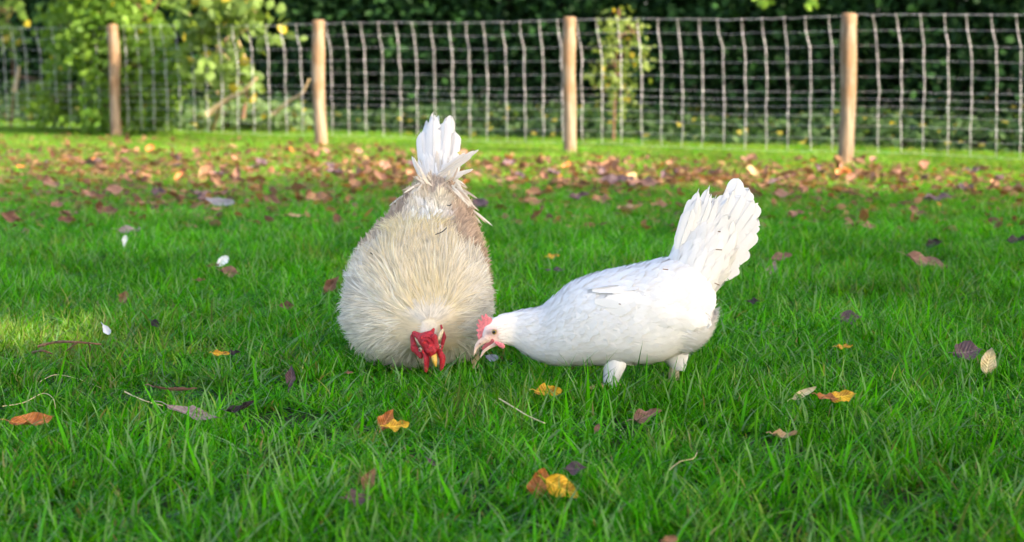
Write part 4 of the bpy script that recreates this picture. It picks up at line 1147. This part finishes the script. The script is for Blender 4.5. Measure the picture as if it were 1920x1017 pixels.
def fallen(px, py, lw, col, label, ang=0.0, up=.7, asp=.5, curl=.8, fold=.35, z=.038, wav=.10, prof=ovate, name='fallen_leaf', cat='leaf', stalk=.25, group='fallen leaves on the lawn', m=None):
    """lw: length in photo pixels; ang: direction of its long axis in the picture; up: 1 lies flat, 0 faces the camera"""
    leaf_n[0] += 1
    c = gnd(px, py, z); D = c[1]; L = lw * D / FPX
    Xa = nrm(np.array([math.cos(ang), .25 * math.sin(ang * 2 + leaf_n[0]), 0]) * 1 + np.array([0, math.sin(ang) * up, math.sin(ang) * (1 - up * .75)]))
    nn = nrm(np.array([0.1 * math.sin(leaf_n[0] * 2.3), -(1 - up), .25 + up])); nn = nrm(nn - Xa * float(nn @ Xa)); Yv = np.cross(nn, Xa)
    me = leaf_mesh(L, L * asp, curl, fold, wav, prof, stalk, leaf_n[0]).mesh(name)
    o = obj(name, me, m or LEAF_M[col])
    M4 = Matrix(((Xa[0], Yv[0], nn[0], c[0]), (Xa[1], Yv[1], nn[1], c[1]), (Xa[2], Yv[2], nn[2], max(c[2], .006)), (0, 0, 0, 1)))
    o.matrix_world = M4
    return tag(o, label, cat, group)
pi = math.pi
F = fallen
F(57, 795, 88, 'orange', 'glossy orange brown curled leaf near the lower left edge', .05, .45, .5, 1.3, .7)
F(360, 776, 108, 'mauve', 'long narrow mauve grey leaf lying in front of pale twig', -.42, .55, .26, .5, .25, prof=lance)
F(450, 770, 60, 'dark', 'blackened curled leaf right of the long mauve grey leaf', .5, .6, .4, 1.6, .8)
F(325, 733, 88, 'brown', 'thin rolled dark brown leaf above the long mauve grey leaf', -.05, .8, .16, .6, 1.0, prof=lance)
F(546, 710, 48, 'purple', 'small dark brown leaf standing upright left of the rooster', 1.5, .15, .5, 1.2, .6)
F(724, 790, 46, 'orange', 'rust brown half of a crumpled leaf under the rooster', 1.1, .2, .75, 1.0, .5)
F(742, 800, 48, 'yellow', 'yellow crumpled leaf touching a rust brown one under the rooster', .1, .45, .6, .8, .3)
F(1026, 737, 55, 'yellow', 'yellow leaf with dark edge in grass below the hen breast', -.1, .4, .6, 1.0, .5)
F(1211, 782, 58, 'pink', 'red brown mottled leaf in grass below the hen legs', .45, .4, .55, .9, .4)
F(1012, 908, 62, 'orange', 'orange brown half of a large folded leaf in the foreground', 1.3, .15, .75, .6, .5)
F(1050, 915, 72, 'yellow', 'large bright yellow leaf in the near foreground', -.5, .25, .65, .6, .3)
F(1078, 880, 42, 'purple', 'dark purple leaf behind the large yellow leaf', .1, .4, .7, .6, .4)
F(692, 902, 46, 'tan', 'tan leaf standing upright in the foreground left of centre', 1.2, .1, .62, .5, .3)
F(668, 937, 52, 'purple', 'purple brown leaf lying against a tan upright leaf', -.1, .4, .7, .6, .35)
F(1256, 1013, 30, 'tan', 'small rusty leaf cut by the bottom edge', .2, .3, .7, .6, .3, z=.05)
F(1507, 739, 50, 'cream', 'pale tan leaf tilted up left of the bright yellow leaf', .6, .3, .35, .6, .3)
F(1550, 746, 42, 'orange', 'amber half of a folded yellow leaf right of the pale tan leaf', -.25, .5, .45, .6, .3, z=.05)
F(1578, 744, 52, 'yellow', 'clean bright yellow leaf lying on grass at right', .2, .3, .5, .5, .2, z=.05)
F(1470, 819, 54, 'pale', 'crumpled pale pinkish leaf low in grass at right', 0, .6, .45, 1.2, .6)
F(1853, 679, 54, 'cream', 'pale yellow leaf standing on its tip at the right', 1.45, .05, .6, .4, .25, z=.05)
F(1810, 661, 60, 'purple', 'dark mauve leaf behind the pale upright leaf at right', .1, .3, .75, .6, .3)
F(1591, 598, 46, 'purple', 'dull brown leaf on the patch of sun at right', .1, .35, .7, .6, .4)
F(1735, 492, 82, 'pink', 'large pinkish brown leaf lying right of the hen tail', -.4, .45, .42, .5, .3)
F(1464, 484, 40, 'pink', 'upper pinkish leaf of two just right of the hen tail', .3, .4, .6, .8, .4)
F(1446, 508, 40, 'mauve', 'lower mauve leaf of two just right of the hen tail', 1.2, .2, .5, .8, .5)
F(1491, 401, 32, 'pink', 'small pinkish leaf above right of the hen tail', .0, .6, .6, .5, .3)
F(1627, 425, 28, 'pink', 'small pink brown leaf alone in the shaded grass at right', -.2, .4, .7, .6, .4)
F(1749, 458, 32, 'dark', 'dark crumpled leaf behind the large pinkish brown leaf', .3, .3, .8, 1.2, .6)
F(1905, 452, 40, 'dark', 'blackish leaf at the right edge', .2, .5, .5, .8, .5)
F(1040, 507, 42, 'purple', 'flat mauve leaf behind the neck of the hen', .0, .8, .4, .4, .2)
F(1582, 652, 32, 'yellow', 'small yellow leaf sunk in grass at right', .1, .6, .45, .8, .4)
F(1036, 482, 24, 'yellow', 'tiny yellow leaf between rooster back and hen back', .1, .5, .6, .6, .3)
F(413, 665, 32, 'yellow', 'small yellow leaf with dark tip left of the rooster', -.1, .5, .55, .9, .5)
F(437, 664, 26, 'dark', 'dark scrap of leaf beside a small yellow one', .2, .5, .6, 1.2, .6)
F(233, 559, 27, 'tan', 'small tan leaf standing alone left of rooster', 1.3, .2, .8, .8, .4)
F(621, 537, 42, 'brown', 'folded brown leaf touching the rooster flank', .9, .2, .7, 1.0, .7)
F(537, 577, 34, 'brown', 'crumpled brown leaf left of the rooster breast', .0, .4, .7, 1.4, .7)
F(291, 608, 24, 'dark', 'small dark brown leaf in the grass at left', -.6, .3, .7, 1.0, .5)
F(430, 514, 42, 'pink', 'pinkish brown leaf lying beside a white feather', -.3, .4, .7, 1.1, .6)
F(400, 500, 24, 'brown', 'small curled brown leaf left of a white feather', .2, .4, .6, 1.4, .7)
F(374, 527, 22, 'tan', 'tiny tan leaf scrap below a white feather', .1, .6, .5, 1.2, .6)
F(241, 434, 50, 'mauve', 'flat mauve pink leaf over a small white feather', .0, .65, .5, .6, .3)
F(202, 398, 46, 'brown', 'arched chestnut brown leaf in the left lawn', -.05, .35, .6, 1.4, .6)
F(124, 415, 36, 'brown', 'dark brown folded leaf left of the arched chestnut leaf', -.1, .4, .6, 1.2, .7)
F(20, 412, 52, 'brown', 'curled dark brown leaf at the left edge', -.4, .35, .55, 1.8, .7)
F(636, 417, 42, 'brown', 'dark red brown leaf standing beside the rooster back', -1.2, .15, .5, .8, .6)
F(595, 374, 48, 'tan', 'broad orange tan leaf left of the rooster rump', .0, .5, .7, .8, .3)
F(408, 342, 46, 'tan', 'long upright orange brown leaf in the left lawn', -.9, .3, .38, .8, .5)
F(511, 378, 46, 'brown', 'reddish brown curled leaf right of the grey feather', -.5, .4, .5, 1.3, .6)
F(548, 405, 50, 'pale', 'flat straw coloured leaf below the reddish curled leaf', .05, .9, .3, .3, .2)
F(95, 346, 36, 'pink', 'pinkish leaf near the left edge of the lawn', -.4, .5, .6, .7, .4)
F(163, 366, 28, 'pink', 'small pink brown leaf in the upper left lawn', .0, .4, .8, .9, .4)
F(214, 359, 44, 'pink', 'mauve brown leaf above the arched chestnut leaf', .0, .5, .6, .8, .4)
F(295, 361, 30, 'purple', 'dark purple brown leaf in the upper left lawn', .1, .4, .7, 1., .5)
F(275, 381, 36, 'tan', 'flat tan leaf right of arched chestnut leaf', .05, .85, .35, .4, .2)
F(1206, 346, 58, 'pink', 'large mauve pink leaf on the lawn above the hen back', .0, .6, .6, .5, .3)
F(1148, 341, 62, 'purple', 'large dark brown leaf left of the mauve pink one', .1, .5, .45, 1.0, .5)
F(1082, 371, 44, 'purple', 'dark crumpled leaf on the lawn behind hen neck', .2, .5, .45, 1.2, .6)
F(999, 380, 46, 'tan', 'tan leaf on the lawn right of the rooster rump', .1, .55, .5, .8, .3)
F(1238, 385, 40, 'tan', 'pale brown leaf above hen back near its tail', .0, .6, .5, .8, .3)
F(1128, 376, 40, 'tan', 'orange tan leaf between two dark ones behind the hen', .0, .5, .7, .6, .4)
F(1467, 366, 46, 'pink', 'broad brown pink leaf right of the hen tail tips', .0, .6, .5, .7, .3)
F(1755, 373, 52, 'purple', 'flat dull brown leaf far right in the shade', .1, .7, .5, .5, .3)
F(1808, 352, 34, 'purple', 'small dull leaf at the far right near the shade edge', .0, .7, .6, .5, .3)
F(872, 655, 34, 'yellow', 'orange yellow leaf tucked between rooster hackle and hen beak', .3, .3, .6, .8, .5, z=.03)
F(1120, 803, 20, 'pink', 'tiny red brown leaf scrap below the hen', 1.2, .3, .6, .8, .4)
F(810, 868, 26, 'purple', 'thin dark leaf scrap in the near grass under rooster', -.8, .3, .4, .8, .5)
F(1412, 567, 26, 'dark', 'dark leaf scrap below the hen tail', .1, .5, .6, 1.0, .5)
F(655, 700, 14, 'tan', 'tiny tan leaf scrap at the foot of the rooster hackle', .1, .5, .6, 1.0, .5)
F(893, 681, 34, 'cream', 'papery pale husk held in the beak of the hen', 1.35, .2, .55, 1.2, .7, z=.030, name='husk', cat='husk', group=None, stalk=0)

# band of leaves before the fence: the largest one by one, the small rest as litter
protos = []
for k in range(12):
    protos.append(leaf_mesh(1.0, rng.uniform(.5, .72), rng.uniform(.5, 1.5), rng.uniform(.25, .7), .07, ovate, .2, 900 + k).mesh('fallen_leaf'))
cols_b = ['tan', 'tan', 'tan', 'pink', 'pink', 'brown', 'brown', 'brown', 'orange', 'pale', 'purple', 'purple']
byk = {}
def band_density(x, y):
    d = math.exp(-((y - 322 + (x - 1200) * -.012) / 22) ** 2) * (1.0 if 620 < x < 1720 else .42)
    d += .28 * math.exp(-((y - 300) / 34) ** 2) * (1 if x < 900 else .3) + .10 * math.exp(-((y - 360) / 45) ** 2)
    return d * (.35 + 1.1 * float(vnoise(np.array([x * .02, y * .09]), 81)))
made = 0; small = Bag()
names = {'tan': 'tan', 'pink': 'pinkish brown', 'brown': 'brown', 'orange': 'rusty', 'pale': 'straw coloured', 'purple': 'dark'}
cand = 0
while made < 235 and cand < 30000:
    cand += 1
    x, y = rng.uniform(-150, 2070), rng.uniform(262, 410)
    if rng.random() > band_density(x, y) * .8: continue
    p = gnd(x, y, .036)
    if (p - A) @ FN > -.05: continue
    c = cols_b[rng.integers(len(cols_b))]; k = int(rng.integers(12))
    key = (c, k)
    if key not in byk:
        me = protos[k].copy(); me.materials.clear(); me.materials.append(LEAF_M[c]); byk[key] = me
    o = bpy.data.objects.new('fallen_leaf', byk[key]); C.objects.link(o)
    sc = rng.uniform(.065, .115)
    o.location = Vector(p); o.scale = (sc,) * 3
    o.rotation_euler = (rng.normal(0, .45) + (.3 if rng.random() < .5 else 0), rng.normal(0, .35), rng.uniform(0, 6.28))
    where = ['left of leftmost post', 'between the two left posts', 'left of the rooster tail', 'between rooster tail and third post', 'between third and fourth posts', 'right of fourth post'][sum(x > k_ for k_ in (219, 601, 815, 1067, 1585))]
    row = ['at fence foot', 'amid leaf band', 'on near edge of leaf band', 'on grass before leaf band'][sum(y > k_ for k_ in (295, 325, 355))]
    size = 'large' if sc > .098 else ('small' if sc < .081 else 'medium')
    lab = size + ' ' + names[c] + ' leaf ' + row + ' ' + where
    tag(o, lab, 'leaf', 'leaves scattered before the fence: ' + lab)
    made += 1
n = 6500
pts = []
while len(pts) < n:
    x, y = rng.uniform(-200, 2120), rng.uniform(252, 430)
    if rng.random() < band_density(x, y) + (.22 if y < 390 and x < 760 else .05):
        p = gnd(x, y, .026)
        if (p - A) @ FN < .1: pts.append(p)
P = np.array(pts)
cc = np.array([(.24, .12, .06), (.12, .055, .03), (.30, .17, .09), (.16, .075, .05)])[rng.integers(0, 4, n)] * rng.uniform(.7, 1.2, (n, 1))
d = nrm(rng.normal(0, 1, (n, 3)) * [1, 1, .3]); nn = nrm(rng.normal(0, .5, (n, 3)) + [0, 0, 1])
obj('leaf_litter', Bag().add(cards(P, d, nn, rng.uniform(.03, .065, n), rng.uniform(.012, .022, n), ovate, .1, .35, .4, 5, 3, .08, cc)).mesh('leaf_litter'), M_leaf, kind='stuff')

# loose feathers, sticks and straws on the grass
M_loose_grey = plain('grey_loose_feather', (.16, .15, .16), .35, .6, .3, 60)
def loose(px, py, lw, col, label, ang, up, asp, z=.045, m=None):
    F(px, py, lw, None, label, ang, up, asp, .7, .2, z, .03, lambda t: max(.05, (.3 + .7 * min(1, t / .4)) * (1 - max(0, (t - .6) / .4) ** 2) ** .5 if t < 1 else .1), 'loose_feather', 'feather', .3, None, m or col)
M_loose_white = plain('white_loose_feather', (.80, .80, .80), .7, .2, .05, 60)
M_loose_blue = plain('blue_grey_loose_feather', (.30, .33, .40), .6, .3, .15, 60)
loose(417, 491, 28, M_loose_white, 'white curled feather standing in the left lawn', .7, .1, .6)
loose(234, 452, 22, M_loose_white, 'tiny white feather below a mauve pink leaf', 1.4, .1, .45)
loose(411, 380, 58, M_loose_grey, 'glossy dark grey feather in the upper left lawn', -.25, .5, .38)
loose(199, 618, 22, M_loose_blue, 'small bluish feather standing in the left lawn', -1.0, .2, .6)
loose(922, 672, 26, M_loose_blue, 'blue grey feather scrap under the hen beak', -.3, .4, .7, .03)
def stick(name, label, cat, pts, r, m, z=.05, sides=()):
    P = np.array([gnd(x, y, z_) for x, y, z_ in pts]); o0 = P[0].copy()
    b = Bag().add(tube(cspline(P - o0, 18), np.linspace(r, r * .55, 18) * rng.uniform(.9, 1.15, 18), 6))
    for s_ in sides:
        Q = np.array([gnd(x, y, z_) for x, y, z_ in s_]); b.add(tube(cspline(Q - o0, 8), np.linspace(r * .7, r * .3, 8), 5))
    o = obj(name, b.mesh(name), m); o.location = Vector(o0)
    return tag(o, label, cat)
stick('twig', 'brown forked twig lying on the sunlit grass at left', 'twig', [(70, 650, .045), (105, 642, .055), (145, 642, .06), (190, 646, .05)], .0036, M_twig, sides=([(145, 642, .06), (135, 650, .05), (118, 664, .03)], [(165, 643, .058), (169, 652, .045), (168, 664, .02)]))
stick('twig', 'short dark twig half hidden below the forked twig', 'twig', [(62, 661, .04), (80, 658, .05), (98, 664, .04)], .003, M_twig)
stick('stick', 'bleached white stick with a dark end above the long mauve leaf', 'stick', [(234, 735, .042), (262, 748, .043), (282, 755, .04), (306, 761, .03)], .0013, M_straw)
stick('straw', 'yellow straw stalk lying in grass below the hen beak', 'straw', [(936, 748, .05), (965, 765, .052), (990, 780, .05), (1022, 794, .045)], .0013, M_straw)
stick('straw', 'curved dry straw arching over grass at the left', 'straw', [(5, 762, .03), (45, 755, .036), (80, 738, .042), (100, 748, .04), (104, 772, .02)], .0008, M_straw)
stick('straw', 'long thin dry straw above the pale twig at left', 'straw', [(75, 716, .022), (105, 703, .033), (150, 712, .030), (190, 728, .018)], .0008, M_straw)
stick('straw', 'pale bent straw in the grass at right foreground', 'straw', [(1252, 884, .03), (1275, 866, .045), (1300, 860, .045), (1307, 848, .045)], .0008, M_straw)

# ------------------------------------------------------------------ grass
rng = np.random.default_rng(4)
GRN = np.array([[.022, .195, .003], [.036, .260, .005], [.062, .325, .009], [.105, .355, .020]])
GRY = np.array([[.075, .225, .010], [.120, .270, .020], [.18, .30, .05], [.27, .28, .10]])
protoc = bpy.data.collections.new('grass_tufts')
NV = 16
for k in range(NV):
    n = 54
    a, r_ = rng.uniform(0, 6.28, n), .062 * rng.random(n) ** .5
    P = np.stack([r_ * np.cos(a), r_ * np.sin(a), -.003 + 0 * a], -1)
    az = rng.uniform(0, 6.28, n); tl = np.abs(rng.normal(.12, .55, n)).clip(0, 1.3)
    d = np.stack([np.cos(az) * np.sin(tl), np.sin(az) * np.sin(tl), np.cos(tl)], -1)
    nn = nrm(np.stack([-np.cos(az) * np.cos(tl), -np.sin(az) * np.cos(tl), np.sin(tl)], -1) + rng.normal(0, .35, (n, 3)))
    L = rng.gamma(9, .0054, n).clip(.022, .088); W = rng.uniform(.0013, .0028, n)
    big = rng.random(n) < .05; L[big] *= 1.15; W[big] *= 1.4
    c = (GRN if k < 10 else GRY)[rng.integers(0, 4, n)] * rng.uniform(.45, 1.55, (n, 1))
    dry = (rng.random(n) < .025) & (L < .05) & ~big; c[dry] = (.34, .27, .10)
    glint = rng.random(n) < .11; c[glint] = np.array([.19, .36, .13]) * rng.uniform(.7, 1.2, (int(glint.sum()), 1))  # pale blades: glints of the sky put into the blade colour
    me = mesh_np('grass_tuft', *(lambda r: (r[0], r[1], None, r[2], r[3]))(cards(P, d, nn, L, W, lambda t: max(.06, 1 - t ** 2.2), 0, rng.uniform(.0, 1.0, n), -.2, cols=2, c0=c * .97, c1=c * 1.03, tt=[0, .3, .6, .83, 1.0], sway=rng.normal(0, .22, n))))
    me.materials.append(M_grass)
    o = bpy.data.objects.new('grass_tuft', me); protoc.objects.link(o)
def grass_points():
    out = []
    for y0, y1, dens in ((2.15, 6.0, 330), (6.0, 9.0, 250), (9.0, 20.5, 190)):
        x1 = .40 * y1 + 1.8; m = int(dens * (y1 - y0) * 2 * x1)
        x, y = rng.uniform(-x1, x1, m), rng.uniform(y0, y1, m)
        k = np.abs(x) < .40 * y + 1.8
        out.append(np.stack([x[k], y[k]], -1))
    g = np.concatenate(out)
    pd = (g - A[:2]) @ FN[:2]
    g = g[pd < 2.0 + .12 * np.sin(g[:, 0] * 3)]
    return g
g = grass_points(); m = len(g)
hn = vnoise(g, 91, 3.2) * .6 + vnoise(g, 92, 9) * .4
sc = (.40 + .85 * hn) * rng.uniform(.8, 1.2, m)
pdg = (g - A[:2]) @ FN[:2]
sc *= 1 - .42 * np.clip((g[:, 1] - 6.5) / 3.5, 0, 1)
under = ((np.abs(g[:, 1] - HD) < .07) & (g[:, 0] > .06) & (g[:, 0] < .40)) | (((g[:, 0] - rooster.location.x) / .13) ** 2 + ((g[:, 1] - 4.20) / .20) ** 2 < 1)
sc[under] *= .62
front = (g[:, 1] > 3.52) & (g[:, 1] < 3.76) & (g[:, 0] > .10) & (g[:, 0] < .42)
sc[front] = np.maximum(sc[front], .80) * 1.12
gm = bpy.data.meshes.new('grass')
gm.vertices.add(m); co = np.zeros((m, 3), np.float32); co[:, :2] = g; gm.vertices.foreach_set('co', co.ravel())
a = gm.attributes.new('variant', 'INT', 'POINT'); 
yel = np.clip((g[:, 1] - 7.5) / 4.5, 0, .8) + .10 * vnoise(g, 95, 2.0) + .9 * np.exp(-((g[:, 0] + 1.2) / .4) ** 2 - ((g[:, 1] - 4.4) / .4) ** 2); var = np.where(rng.random(m) < yel, rng.integers(10, 16, m), rng.integers(0, 10, m)); a.data.foreach_set('value', var.astype(np.int32))  # yellower tufts by fence and at left: dry grass plus sunlight put into colour
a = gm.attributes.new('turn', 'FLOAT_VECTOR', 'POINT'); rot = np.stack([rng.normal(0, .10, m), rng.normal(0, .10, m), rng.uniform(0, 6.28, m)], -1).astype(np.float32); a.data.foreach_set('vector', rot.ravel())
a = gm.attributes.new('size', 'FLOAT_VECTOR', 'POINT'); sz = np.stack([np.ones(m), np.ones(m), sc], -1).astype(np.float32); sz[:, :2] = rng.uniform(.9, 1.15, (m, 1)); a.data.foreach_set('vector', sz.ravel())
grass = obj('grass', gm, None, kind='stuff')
ng = bpy.data.node_groups.new('scatter_tufts', 'GeometryNodeTree')
ng.interface.new_socket('Geometry', in_out='INPUT', socket_type='NodeSocketGeometry')
ng.interface.new_socket('Geometry', in_out='OUTPUT', socket_type='NodeSocketGeometry')
gi, go = ng.nodes.new('NodeGroupInput'), ng.nodes.new('NodeGroupOutput')
ip, ci = ng.nodes.new('GeometryNodeInstanceOnPoints'), ng.nodes.new('GeometryNodeCollectionInfo')
ci.inputs['Collection'].default_value = protoc; ci.inputs['Separate Children'].default_value = True; ci.inputs['Reset Children'].default_value = True
def named(nm, ty):
    n_ = ng.nodes.new('GeometryNodeInputNamedAttribute'); n_.data_type = ty; n_.inputs['Name'].default_value = nm
    return [o_ for o_ in n_.outputs if o_.enabled and o_.name == 'Attribute'][0]
L_ = ng.links.new
L_(gi.outputs[0], ip.inputs['Points']); L_(ci.outputs[0], ip.inputs['Instance'])
ip.inputs['Pick Instance'].default_value = True
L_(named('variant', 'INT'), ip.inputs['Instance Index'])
L_(named('turn', 'FLOAT_VECTOR'), ip.inputs['Rotation']); L_(named('size', 'FLOAT_VECTOR'), ip.inputs['Scale'])
L_(ip.outputs[0], go.inputs[0])
md = grass.modifiers.new('scatter', 'NODES'); md.node_group = ng
